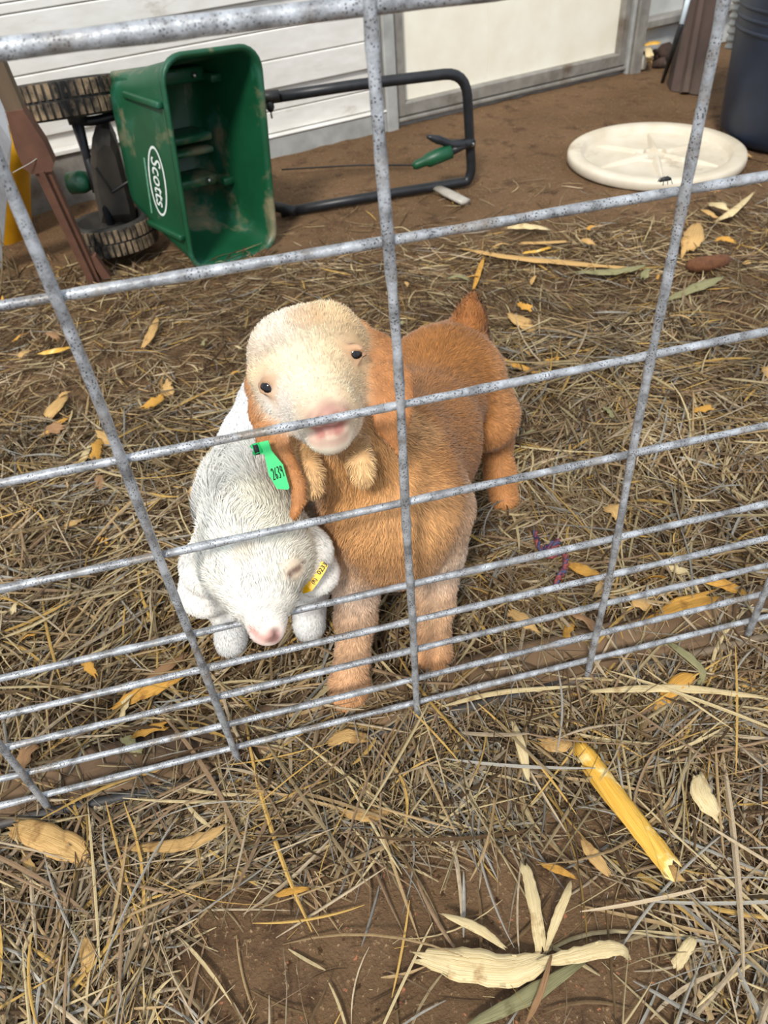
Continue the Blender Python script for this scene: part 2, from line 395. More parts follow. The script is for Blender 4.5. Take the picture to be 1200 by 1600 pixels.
for z in (0.355, 0.139):
    b = xf(box_geo((W - 0.052, DPT - 0.12, z - 0.010), (W - 0.018, DPT - 0.01, z + 0.008), 0.005, 2), SM, SO)
    mk('inner_rib', *b, M_GREEN, hop, True)
for z in (0.360, 0.142):
    c = SO + SM @ np.array([W - 0.075, DPT - 0.090, z]); mk('bolt', *lathe_geo([(0.0, 0.006), (0.004, 0.005), (0.006, 0.002), (0.006, -0.004)], 12, c, -SM[:, 1]), M_CHROME, sp, True)
# outside ridges on the printed side
for z in (0.072, 0.335):
    mk('side_ridge', *xf(box_geo((-0.009, 0.016, z), (0.012, 0.16, z + 0.014), 0.004, 2), SM, SO), M_GREEN, hop, True)
# print on the side: oval, lettering, small line
def side_pt(u, w, off=0.0012):   # u: depth in m, w: height in m on the left side face
    t = u / DPT; return SO + SM @ np.array([0.005 - 0.012 * t - off, u, w])
cu_, cw_ = 0.088, 0.182
tilt = math.radians(-3)
def on_side(P2):   # P2: x along lettering (runs downwards), y across (towards the rim)
    out = []
    for x, y in P2:
        x = x * .86; y = y * .9; d = (-x); uu = -y
        out.append(side_pt(cu_ + uu * math.cos(tilt) - d * math.sin(tilt) * 0.0 + x * 0.10, cw_ + d))
    return np.array(out)
n = 40; ringV = []
for k in range(n):
    a = 2 * math.pi * k / n
    ringV += [(0.086 * math.cos(a), 0.036 * math.sin(a)), (0.080 * math.cos(a), 0.0305 * math.sin(a))]
oval = mk('logo_oval', on_side(ringV), [[2 * k, 2 * ((k + 1) % n), 2 * ((k + 1) % n) + 1, 2 * k + 1] for k in range(n)], M_PRINT, sp)
tv, tf = text_geo('Scotts', 0.056, 0.2, 0.0005)
mk('lettering', on_side(tv[:, :2] * [0.88, 0.95]), tf, M_PRINT, sp)
mk('small_print', on_side([(-0.05, -0.050), (0.09, -0.050), (0.09, -0.043), (-0.05, -0.043)]), [[0, 1, 2, 3]], M_PRINTF, sp)
# wheels: axle stands upright because the spreader lies on its side
M_TREAD = simple_mat('muddy_tread', lin(150, 128, 100), lin(40, 36, 32), 40, 0.9, 0, 0.3, lin(30, 28, 26), (0.5, 0.6))
M_RUBBER = simple_mat('worn_black_rubber', lin(38, 36, 34), lin(56, 52, 46), 30, 0.8, 0, 0.2, lin(120, 100, 76), (0.55, 0.75))
def wheel(c, R, w, ax):
    wl = mk('wheel', *lathe_geo([(0.001, -w * .25), (R * .3, -w * .25), (R * .34, -w * .1), (R * .72, -w * .1), (R * .78, -w * .5), (R * .95, -w * .52), (R, -w * .42), (R, w * .42), (R * .95, w * .52), (R * .78, w * .5), (R * .72, w * .1), (R * .34, w * .1), (R * .3, w * .25), (0.001, w * .25)], 40, c, ax), M_RUBBER, sp, True)
    ez_ = unit(ax); e1 = unit(np.cross(ez_, [0.3, 1, 0.2])); e2 = np.cross(ez_, e1)
    for row in (-1, 1):
        N_ = 44
        for k in range(N_):
            a = 2 * math.pi * (k + 0.25 * row) / N_
            er = e1 * math.cos(a) + e2 * math.sin(a); et = np.cross(ez_, er)
            Mx = np.stack([er, et, ez_], 1)
            mk('tread_block', *xf(box_geo((R - 0.002, -R * .045, (0.04 if row > 0 else -0.46) * w), (R + 0.0045, R * .045, (0.46 if row > 0 else -0.04) * w)), Mx, c), M_TREAD, wl)
    return wl
AX = unit(np.cross(ray(170, 139) - ray(30, 160), ray(100, 165))); AX = AX if AX[2] > 0 else -AX
c_lo = G(168, 384, 0.040); c_hi = PY(104, 155, 1.50)
wheel(c_hi, 0.112, 0.070, AX); wheel(c_lo + np.array([0.02, 0.03, 0.018]), 0.095, 0.062, unit(AX + [0, -0.12, 0.1]))
mk('axle', *tube_geo([c_lo + [0.02, 0.03, 0], c_hi], 0.009, 10), M_TUBE, sp, True)
hubp = PY(122, 190, 1.46)
mk('frame_strut', *tube_geo(smooth_path([hubp, PY(150, 188, 1.47), PY(190, 178, 1.48)], 4), 0.010, 8), M_TUBE, sp, True)
mk('frame_strut', *tube_geo([hubp + [0, 0, 0.012], PY(138, 255, 1.47), PY(150, 300, 1.47)], [0.012, 0.009, 0.008], 8), M_TUBE, sp, True)
mk('axle_collar', *lathe_geo([(0.001, -.014), (.02, -.014), (.021, 0), (.02, .014), (.001, .014)], 14, hubp + [0, 0, 0.01], AX), M_BLACK, sp, True)
# black deflector shroud
oc = [(158, 200), (172, 203), (184, 228), (196, 275), (212, 330), (214, 350), (176, 352), (158, 348), (147, 300), (141, 255), (144, 215)]
A_ = np.array([PY(x, y, 1.45) for x, y in oc]); B_ = np.array([PY(x + (6 if x < 170 else -2), y + 3, 1.45) for x, y in oc]) + [0, 0.07, 0.01]
A2 = A_.mean(0) + (A_ - A_.mean(0)) * .72 + [0, -0.016, 0]; nn = len(oc)
V = np.concatenate([A2, A_, B_]); Fc = [list(range(nn)), list(range(2 * nn, 3 * nn))[::-1]] + [[k * nn + i, k * nn + (i + 1) % nn, (k + 1) * nn + (i + 1) % nn, (k + 1) * nn + i] for k in (0, 1) for i in range(nn)]
mk('deflector', V, Fc, M_DUSTB, sp)
mk('deflector_fold', *tube_geo([PY(150, 262, 1.434), PY(175, 300, 1.432), PY(206, 280, 1.434)], 0.003, 6), M_BLACK, sp)
mk('gear_cap', *lathe_geo([(0.001, 0.02), (0.02, 0.018), (0.026, 0.0), (0.024, -0.03), (0.001, -0.032)], 16, PY(128, 284, 1.5), unit([1, -0.3, 0.1])), M_GREEN, sp, True)
# U-shaped push handle
HY = 1.50
P = rounded_path([PY(405, 156, HY + 0.01), PY(560, 132, HY), PY(728, 112, HY), PY(738, 290, HY), PY(600, 312, HY + 0.0), PY(440, 340, HY - 0.01)], 0.055, 6)
P[:, 2] = np.maximum(P[:, 2], 0.014)
mk('push_handle', *tube_geo(P, 0.0125, 12), M_TUBE, sp, True)
pv = PY(735, 222, HY)
lv = mk('control_lever', *tube_geo(smooth_path([pv + [0.004, -0.01, 0], PY(710, 226, HY - .02), PY(690, 220, HY - .02), PY(667, 213, HY - .02)], 4), [0.013] * 5 + [0.010] * 4 + [0.011, 0.009, 0.007, 0.004], 8), M_TUBE, sp, True)
mk('lever_link', *tube_geo([PY(728, 226, HY - .02), PY(702, 238, HY - .025)], [0.009, 0.011], 8), M_TUBE, sp, True)
mk('green_grip', *tube_geo([PY(705, 236, HY - .025), PY(684, 244, HY - .025), PY(668, 251, HY - .025), PY(664, 252, HY - .025), PY(650, 258, HY - .025), PY(645, 260, HY - .025)], [0.017, 0.018, 0.017, 0.012, 0.011, 0.007], 12), M_GREEN, sp, True)
mk('bolt', *lathe_geo([(0.001, 0.012), (0.005, 0.011), (0.006, 0.0)], 10, pv + [0, -0.012, 0], (0, -1, 0)), M_CHROME, sp, True)
kn = PY(421, 160, HY - .01)
mk('cable_clamp', *tube_geo([PY(405, 152, HY - .012), PY(436, 149, HY - .012)], 0.012, 8), M_BLACK, sp, True)
mk('wing_knob', *tube_geo([kn + [0, 0, .008], kn - [0, 0, .012], kn - [0, 0, .02]], [0.009, 0.010, 0.005], 8), M_BLACK, sp, True)
mk('cable_end', *tube_geo([kn - [0, 0, .018], kn - [0, 0, .034]], 0.0025, 6), M_CHROME, sp, True)
P = [PY(432, 325, 1.47), PY(455, 328, 1.46), PY(478, 330, 1.46)]
mk('control_rod', *tube_geo([G(440, 265, .012), G(560, 258, .012), G(650, 258, .012)], 0.0022, 6), M_TUBE, sp, True)
mk('handle_clamp', *tube_geo([G(428, 322, .025), G(460, 330, .02)], 0.013, 8), M_BLACK, sp, True)
M_CLEAR = simple_mat('cloudy_plastic', lin(176, 170, 158), lin(150, 142, 130), 40, 0.35, 0, 0.1)
V, Fc = tube_geo([G(680, 292, .012), G(700, 302, .012), G(728, 316, .010)], [0.014, 0.017, 0.016], 10, True, (np.array([0, 0, 1.0]), 0.45))
tag(mk('plastic_sleeve', V, Fc, M_CLEAR, None, True), 'short cloudy plastic sleeve lying by the bent black handle', 'sleeve')

# ------------------------------------------------------------------ white lid
M_LID = simple_mat('off_white_plastic', lin(214, 204, 186), lin(196, 184, 162), 14, 0.5, 0, 0.05, lin(128, 106, 82), (0.60, 0.76))
LC = np.array([1.066, 1.476, 0.0]); LR = 0.232
lid = thing('barrel_lid', 'round off-white plastic lid lying on the dirt', 'lid', LC)
mk('disc', *lathe_geo([(LR * .98, 0.002), (LR, 0.006), (LR, 0.020), (LR * .99, 0.026), (LR * .965, 0.029), (LR * .86, 0.0285), (LR * .835, 0.026), (LR * .81, 0.013), (LR * .79, 0.010), (LR * .4, 0.011), (0.05, 0.012), (0.001, 0.012)], 64, LC), M_LID, lid, True)
for k in range(6):
    a = math.radians(8 + 60 * k); d = np.array([math.cos(a), math.sin(a), 0]); q = np.array([-d[1], d[0], 0])
    pr = []
    for t, w, h in ((0.03, 0.010, 0.013), (0.07, 0.008, 0.012), (0.13, 0.005, 0.010), (0.172, 0.002, 0.004)):
        c = LC + d * t + [0, 0, 0.0095]; pr.append([c - q * w * 1.6, c - q * w * 0.5 + [0, 0, h], c + q * w * .5 + [0, 0, h], c + q * w * 1.6])
    V = np.array(pr).reshape(-1, 3); Fc = [[i * 4 + j, i * 4 + j + 1, (i + 1) * 4 + j + 1, (i + 1) * 4 + j] for i in range(3) for j in range(3)] + [[0, 1, 2, 3], [12, 13, 14, 15]]
    mk('star_rib', V, Fc, M_LID, lid, False)
mk('hub_ring', *lathe_geo([(0.055, 0.010), (0.05, 0.016), (0.038, 0.016), (0.034, 0.012)], 32, LC), M_LID, lid, True)

# ------------------------------------------------------------------ dark barrel, leaning things at right
M_NAVY = simple_mat('navy_plastic', lin(26, 33, 46), lin(34, 44, 62), 16, 0.45, 0, 0.08, lin(70, 74, 84), (0.66, 0.85))
BC = np.array([1.505, 1.500, 0.0])
bar = thing('plastic_barrel', 'dark navy plastic barrel with ridged top at the right edge', 'barrel', BC)
prof = [(0.001, 0.004), (0.185, 0.002), (0.198, 0.010), (0.203, 0.03), (0.212, 0.20)]
mk('body', *lathe_geo(prof + [(0.216, 0.275), (0.217, 0.56), (0.205, 0.56), (0.203, 0.04), (0.001, 0.03)], 56, BC), M_NAVY, bar, True)
for z in (0.268, 0.294, 0.318):
    mk('ridge', *lathe_geo([(0.2135, z - .006), (0.219, z - .003), (0.2195, z + .002), (0.2145, z + .006)], 56, BC), M_NAVY, bar, True)
M_SPLASH = simple_mat('dried_splash', lin(190, 180, 160), lin(160, 150, 130), 80, 0.9, 0, 0.1)
M_BROWN = simple_mat('worn_brown_board', lin(78, 62, 56), lin(62, 50, 44), 14, 0.85, 0, 0.25, lin(98, 84, 72), (0.5, 0.75), stretch=(1, 1, 0.3))
# brown leaning board: wide foot, narrow top
pts = [G(1048, 142), G(1104, 150), PY(1135, -70, 2.12), PY(1090, -70, 2.16)]
pts[0] = pts[0] + [0, 0.0, 0]; th = np.array([0.02, 0.06, 0.006])
V = np.array(pts + [p + th for p in pts]); Fc = [[0, 1, 2, 3], [7, 6, 5, 4], [0, 4, 5, 1], [1, 5, 6, 2], [2, 6, 7, 3], [3, 7, 4, 0]]
bo = thing('leaning_board', 'dirty brown board leaning in the corner behind the barrel', 'board', pts[0])
mk('board_face', V, Fc, M_BROWN, bo)
q0 = pts[0] * .62 + pts[1] * .38 + [0, -0.006, 0]; q1 = pts[3] * .62 + pts[2] * .38 + [0, -0.006, 0]
mk('stiffener', *tube_geo([q0, q1], [0.016, 0.012], 6, True), M_BROWN, bo)
M_BLUEW = simple_mat('pale_blue_paint', lin(206, 218, 226), lin(186, 200, 210), 30, 0.5, 0, 0.05)
st = thing('leaning_stick', 'thin stick with pale blue upper half and black lower half beside the brown board', 'stick', G(1035, 128))
a, b, c = G(1035, 128), PY(1065, 38, 1.985), PY(1082, -30, 2.01)
mk('lower_shaft', *tube_geo([a, b], [0.006, 0.010], 8), M_BLACK, st, True); mk('upper_shaft', *tube_geo([b, c], 0.008, 8), M_BLUEW, st, True)
# pale corrugated tube behind the barrel
P = [PY(1143 + 0.16 * (70 - y), y, 1.86) for y in np.linspace(75, -40, 60)]
tag(mk('corrugated_hose', *tube_geo(P, 0.016 + 0.004 * np.sin(np.linspace(0, 60, 60)), 10), M_GREYW, None, True), 'pale corrugated pipe standing behind the dark barrel', 'pipe')
P0 = G(1012, 108)
M_YELL = simple_mat('dry_yellow_husk', lin(214, 192, 120), lin(190, 160, 92), 40, 0.8, 0, 0.2)
M_ROCK = simple_mat('dark_clod', lin(78, 60, 50), lin(52, 42, 38), 40, 0.95, 0, 0.6, lin(120, 104, 90), (0.6, 0.75))
def lump(name, c, r, mat, seed, label, cat, group=None, flat=0.7):
    bm = bmesh.new(); bmesh.ops.create_icosphere(bm, subdivisions=2, radius=1.0)
    bm.verts.index_update(); V = np.array([v.co[:] for v in bm.verts]); Fc = [[v.index for v in f.verts] for f in bm.faces]; bm.free()
    k = 1 + 0.5 * (vnoise(V, 2.2, seed) - .5) + 0.25 * (vnoise(V, 5, seed + 1) - .5)
    V = V * k[:, None] * np.array([r, r, r * flat]) + np.asarray(c)
    o = mk(name, V, Fc, mat, None, True, origin=c); tag(o, label, cat, group); return o
for i, (x, y, r, lb) in enumerate(((998, 97, .033, 'dark clod touching the grey post right of the cream door'), (1020, 90, .028, 'small dark clod under the yellow husk in the corner'), (1042, 90, .04, 'large dark clod beside the leaning stick'),
                                 (1060, 82, .033, 'dark clod half hidden by the leaning brown board'), (1030, 104, .026, 'small round clod at the front of the corner heap'))):
    p = G(x, y); lump('dirt_clod', p + [0, 0, r * .4], r, M_ROCK, 30 + i, lb, 'clod', 'dark clods in the corner')
tag(mk('glass_jar', *lathe_geo([(0.001, 0), (.016, .001), (.018, .004), (.018, .03), (.012, .036), (.012, .042), (.001, .043)], 20, G(1001, 108)), M_CLEAR, None, True), 'small cloudy jar at the foot of the grey door post', 'jar')

# ------------------------------------------------------------------ leaning tool, yellow jug at the left edge
M_RUST = simple_mat('rusty_iron', lin(112, 78, 60), lin(88, 60, 48), 22, 0.85, 0.1, 0.35, lin(66, 46, 38), (0.52, 0.72))
M_OLDW = simple_mat('grey_brown_handle_wood', lin(104, 86, 66), lin(78, 64, 50), 30, 0.85, 0, 0.3, None, stretch=(1, 1, 0.2))
foot = G(150, 442); mid = PY(66, 262, 1.235); top = PY(-60, -25, 1.21)
tool = thing('rusty_tool', 'rusty iron tool with wooden handle leaning at the left edge', 'tool', foot)
dirT = unit(top - foot); sideT = unit(np.cross(dirT, [0.1, 1, 0])); nT = np.cross(sideT, dirT)
def bar_on(a, b, w0, w1, t, name, mat, off=0.0):
    V = []
    for p, w in ((a, w0), (b, w1)):
        for s, q in ((-1, -1), (1, -1), (1, 1), (-1, 1)): V.append(p + sideT * (s * w + off) + nT * q * t)
    return mk(name, V, [[0, 1, 2, 3], [7, 6, 5, 4], [0, 4, 5, 1], [1, 5, 6, 2], [2, 6, 7, 3], [3, 7, 4, 0]], mat, tool)
bar_on(foot, mid, 0.013, 0.015, 0.010, 'shank', M_RUST); bar_on(foot + nT * -0.012, mid + nT * -0.012, 0.004, 0.005, 0.006, 'shank_rib', M_RUST)
k = mid + dirT * 0.075
V = []
for p, w in ((mid - dirT * 0.004, 0.020), (mid + dirT * 0.010, 0.030), (mid + dirT * 0.050, 0.029), (mid + dirT * 0.09, 0.021), (mid + dirT * 0.115, 0.016)):
    for s, q in ((-1, -1), (1, -1), (1, 1), (-1, 1)): V.append(p + sideT * s * w + nT * q * 0.014)
Fc = [[0, 1, 2, 3], [19, 18, 17, 16]] + [[i * 4 + j, i * 4 + (j + 1) % 4, (i + 1) * 4 + (j + 1) % 4, (i + 1) * 4 + j] for i in range(4) for j in range(4)]
mk('socket_plate', V, Fc, M_RUST, tool)
bar_on(mid + dirT * 0.09, top, 0.016, 0.017, 0.012, 'handle', M_OLDW)
bar_on(foot + dirT * 0.01 - sideT * 0.03, foot + dirT * 0.07 - sideT * 0.018, 0.010, 0.008, 0.008, 'foot_lug', M_RUST)
M_YJUG = simple_mat('yellow_plastic', lin(206, 150, 24), lin(186, 128, 16), 20, 0.45, 0, 0.05, lin(130, 96, 40), (0.62, 0.8))
M_GSHEET = simple_mat('grey_galvanised_sheet', lin(170, 172, 176), lin(140, 142, 146), 20, 0.4, 0.3, 0.1)
jb = G(2, 366); jb[2] = 0.003; jt = PY(-10, 200, 1.62)
jug = thing('yellow_jug', 'yellow plastic jug leaning at the left edge behind the rusty tool', 'jug', jb)
mk('jug_body', *tube_geo(smooth_path([jb, jb * .94 + jt * .06, jb * .5 + jt * .5, jb * .1 + jt * .9, jt], 4), [0.05, 0.066, 0.072, 0.075, 0.075, 0.075, 0.075, 0.075, 0.075, 0.075, 0.075, 0.073, 0.07, 0.06, 0.046, 0.032, 0.022], 16), M_YJUG, jug, True)
mk('jug_cap', *tube_geo([jt, jt + unit(jt - jb) * 0.03], 0.02, 14), M_BLACK, jug, True)
V = np.array([PY(2, 150, 1.32), PY(18, 222, 1.31), G(12, 430) + [-0.02, 0.04, 0], G(-30, 430) + [-0.02, 0.04, 0], PY(-30, 150, 1.32)]); V = np.concatenate([V, V + [0, 0.004, 0]])
tag(mk('metal_scrap', V, [[0, 1, 2, 3, 4], [9, 8, 7, 6, 5]] + [[i, i + 5, (i + 1) % 5 + 5, (i + 1) % 5] for i in range(5)], M_GSHEET), 'thin pale grey metal strip leaning behind the wooden handle at left', 'strip')
P = smooth_path([PY(12, 176, 1.24), PY(50, 190, 1.25), PY(68, 215, 1.24), PY(60, 245, 1.22), PY(20, 270, 1.2)], 6)
tag(mk('loose_wire', *tube_geo(P, 0.0009, 5), M_CLEAR, None, True), 'thin pale wire looped around the rusty tool', 'wire')
M_WCUP = simple_mat('white_plastic', lin(214, 212, 204), lin(196, 192, 182), 20, 0.4, 0, 0)
tag(mk('white_cup', *lathe_geo([(0.001, 0), (.018, .001), (.024, .045), (.022, .045), (.016, .004), (.001, .003)], 24, G(92, 312)), M_WCUP, None, True), 'small white cup on the ground behind the rusty tool', 'cup')

# ------------------------------------------------------------------ braided cord scrap in the straw
M_RED = simple_mat('red_cord', lin(168, 84, 78), lin(96, 48, 48), 300, 0.8, 0, 0.3, lin(40, 40, 70), (0.5, 0.6))
M_BLUE = simple_mat('navy_cord', lin(44, 46, 78), lin(90, 92, 120), 300, 0.8, 0, 0.3, lin(150, 60, 60), (0.58, 0.66))
cordp = smooth_path([G(836, 832, .022), G(846, 858, .026), G(872, 846, .028), G(858, 868, .030), G(880, 862, .03), G(884, 885, .03), G(872, 905, .024), G(868, 925, .014)], 7)
cd = thing('braided_cord', 'red and navy braided cord scrap tangled in the straw behind the fence', 'cord', G(866, 870))
tt = np.arange(len(cordp)); off = lambda ph: np.stack([np.cos(tt * 1.1 + ph), np.sin(tt * 1.1 + ph), np.sin(tt * 1.1 + ph)], -1) * 0.0022
for ph, m_ in ((0, M_RED), (2.1, M_BLUE), (4.2, M_RED)):
    mk('strand', *tube_geo(cordp + off(ph), 0.0023, 6), m_, cd, True)

# ------------------------------------------------------------------ fly on the upper wire
fp = PY(1039, 286, -0.001); fl = thing('fly', 'tiny dark fly sitting on the second wire in front of the lid', 'insect', fp)
mk('body', *tube_geo([fp + [-.0042, 0, .0015], fp + [-.002, 0, .0026], fp + [.001, 0, .0026], fp + [.0036, 0, .002]], [.0006, .0015, .0016, .0009], 8), M_BLACK, fl, True)
for k in range(6):
    sx_ = (-1) ** k; x0 = -.0015 + .0015 * (k // 2)
    mk('leg', *tube_geo([fp + [x0, 0, .0022], fp + [x0 * 1.6, sx_ * .0022, .0034], fp + [x0 * 2.2, sx_ * .0034, .0]], .00028, 4), M_BLACK, fl)
for sx_ in (-1, 1):
    a = fp + [-.001, sx_ * .0004, .0036]; mk('wing', [a, a + [-.003, sx_ * .0012, .0008], a + [-.0052, sx_ * .0012, .0002], a + [-.0045, 0, .0002], a + [-.003, sx_ * .0012, .0010]], [[0, 1, 2, 3], [0, 4, 2]], M_CLEAR, fl)
# ------------------------------------------------------------------ dry weeds at the left edge
M_WEED = simple_mat('dry_weed_stem', lin(128, 108, 76), lin(96, 80, 56), 60, .85, 0, .2)
wd = thing('dry_weed_clump', 'clump of dry weed stems standing at the left edge below the yellow jug', 'weeds', G(14, 450))
rw = np.random.default_rng(5)
for k in range(14):
    b = G(rw.uniform(-30, 45), rw.uniform(420, 470)); t_ = b + [rw.normal(-.02, .05), rw.normal(.02, .03), rw.uniform(.06, .17)]
    mk('stem', *tube_geo(smooth_path([b, (b + t_) / 2 + [rw.normal(0, .015), 0, .01], t_], 4), np.linspace(.0022, .0008, 9), 5), M_WEED, wd, True)
# ------------------------------------------------------------------ goat kids: implicit body -> one continuous mesh + fur
class Body:
    def __init__(self, h=0.0028): self.h = h; self.pr = []; self.cut = []
    def cone(self, a, b, ra, rb, grp, k=0.012, flat=None):
        """tapered limb from a to b; flat=(axis, factor) thins it along axis"""
        self.pr.append(('c', np.array(a, float), np.array(b, float), ra, rb, grp, k, None if flat is None else (unit(flat[0]), flat[1])))
    def chain(self, pts, rad, grp, k=0.012, flat=None):
        for i in range(len(pts) - 1): self.cone(pts[i], pts[i + 1], rad[i], rad[i + 1], grp, k, flat[i] if isinstance(flat, list) else flat)
    def carve(self, a, b, ra, rb, k=0.004): self.cut.append(('c', np.array(a, float), np.array(b, float), ra, rb, None, k, None))
    @staticmethod
    def dist(pr, P):
        _, a, b, ra, rb, _, _, fl = pr
        pa = P - a; ba = b - a
        t = np.clip((pa @ ba) / (ba @ ba + 1e-12), 0, 1)
        q = pa - t[..., None] * ba
        if fl is not None:
            c = q @ fl[0]; q = q + (c * (fl[1] - 1))[..., None] * fl[0]
            return (np.linalg.norm(q, axis=-1) - (ra + (rb - ra) * t)) * (0.5 + 0.5 / fl[1])
        return np.linalg.norm(q, axis=-1) - (ra + (rb - ra) * t)
    def build(self):
        h = self.h
        lo = np.min([np.minimum(p[1], p[2]) - max(p[3], p[4]) for p in self.pr], 0) - 4 * h
        hi = np.max([np.maximum(p[1], p[2]) + max(p[3], p[4]) for p in self.pr], 0) + 4 * h
        n = np.ceil((hi - lo) / h).astype(int) + 1
        ax = [lo[i] + h * np.arange(n[i]) for i in range(3)]
        D = np.full(n, 0.05, np.float32)
        for lst, mode in ((self.pr, 0), (self.cut, 1)):
            for p in lst:
                m = max(p[3], p[4]) + 0.022
                l = np.minimum(p[1], p[2]) - m; u = np.maximum(p[1], p[2]) + m
                i0 = np.clip(np.floor((l - lo) / h).astype(int), 0, n - 1); i1 = np.clip(np.ceil((u - lo) / h).astype(int) + 1, 1, n)
                sl = tuple(slice(a, b) for a, b in zip(i0, i1))
                Pg = np.stack(np.meshgrid(ax[0][sl[0]], ax[1][sl[1]], ax[2][sl[2]], indexing='ij'), -1)
                d = self.dist(p, Pg).astype(np.float32); A = D[sl]; k = p[6]
                if mode == 0:
                    hh = np.clip(0.5 + 0.5 * (A - d) / k, 0, 1); D[sl] = A * (1 - hh) + d * hh - k * hh * (1 - hh)
                else:
                    d = -d; hh = np.clip(0.5 - 0.5 * (A - d) / k, 0, 1); D[sl] = A * (1 - hh) + d * hh + k * hh * (1 - hh)
        self.D, self.lo, self.n = D, lo, n
        # surface nets
        ins = D < 0; m = np.array(n) - 1
        cnt = sum(ins[i:i + m[0], j:j + m[1], k:k + m[2]].astype(np.int8) for i in (0, 1) for j in (0, 1) for k in (0, 1))
        act = np.argwhere((cnt > 0) & (cnt < 8)); idm = np.full(m, -1, np.int32); idm[tuple(act.T)] = np.arange(len(act))
        S_ = np.zeros((len(act), 3)); N_ = np.zeros(len(act))
        cs = [(i, j, k) for i in (0, 1) for j in (0, 1) for k in (0, 1)]
        for a in cs:
            for axx in range(3):
                if a[axx]: continue
                b = list(a); b[axx] = 1
                da = D[tuple((act + a).T)]; db = D[tuple((act + b).T)]
                w = (da < 0) != (db < 0); t = np.where(w, da / np.where(da == db, 1, da - db), 0)
                pos = np.array(a) + t[:, None] * (np.array(b) - np.array(a)); S_ += np.where(w[:, None], pos, 0); N_ += w
        V = lo + h * (act + S_ / N_[:, None])
        Q = []
        for axx in range(3):
            o1, o2 = [i for i in range(3) if i != axx]
            sh = list(n); sh[axx] -= 1
            A = ins[tuple(slice(0, sh[i]) for i in range(3))]
            Bs = [slice(0, sh[i]) for i in range(3)]; Bs[axx] = slice(1, n[axx]); Bv = ins[tuple(Bs)]
            e = np.argwhere(A != Bv); fl = A[tuple(e.T)]
            ok = (e[:, o1] > 0) & (e[:, o2] > 0) & (e[:, o1] < m[o1]) & (e[:, o2] < m[o2]); e = e[ok]; fl = fl[ok]
            c = []
            for d1, d2 in ((-1, -1), (0, -1), (0, 0), (-1, 0)):
                q = e.copy(); q[:, o1] += d1; q[:, o2] += d2; c.append(idm[tuple(q.T)])
            q = np.stack(c, -1); fwd = fl if axx != 1 else ~fl
            q = np.where(fwd[:, None], q, q[:, ::-1]); Q.append(q)
        Q = np.concatenate(Q); Q = Q[(Q >= 0).all(1)]
        # light smoothing
        e = np.concatenate([Q[:, [0, 1]], Q[:, [1, 2]], Q[:, [2, 3]], Q[:, [3, 0]]]); deg = np.bincount(e.ravel(), minlength=len(V)).astype(float)
        for _ in range(2):
            acc = np.zeros_like(V)
            for c in range(3): acc[:, c] = np.bincount(e[:, 0], V[e[:, 1], c], len(V)) + np.bincount(e[:, 1], V[e[:, 0], c], len(V))
            V = 0.5 * V + 0.5 * acc / np.maximum(deg, 1)[:, None]
        fn = np.cross(V[Q[:, 2]] - V[Q[:, 0]], V[Q[:, 3]] - V[Q[:, 1]])
        Nn = np.zeros_like(V)
        for c in range(3):
            for j in range(4): Nn[:, c] += np.bincount(Q[:, j], fn[:, c], len(V))
        Nn /= np.linalg.norm(Nn, axis=1)[:, None] + 1e-12
        self.V, self.Q, self.N = V, Q, Nn
        self.fa = np.linalg.norm(fn, axis=1) * 0.5
        return self
    def hit(self, x, y, t0=0.3, t1=1.3):
        """first surface point along a sight line"""
        d = ray(x, y)
        for t in np.arange(t0, t1, 0.0006):
            p = CAM + t * d; i = np.round((p - self.lo) / self.h).astype(int)
            if (i >= 0).all() and (i < self.n).all() and self.D[tuple(i)] < 0: return p
        raise RuntimeError('no surface at %s %s' % (x, y))
    def weights(self, P, groups, soft=0.006):
        ds = np.full((len(groups), len(P)), 9.0)
        for p in self.pr:
            gi = groups.index(p[5]); ds[gi] = np.minimum(ds[gi], self.dist(p, P))
        w = np.exp(-(ds - ds.min(0)) / soft); return w / w.sum(0)

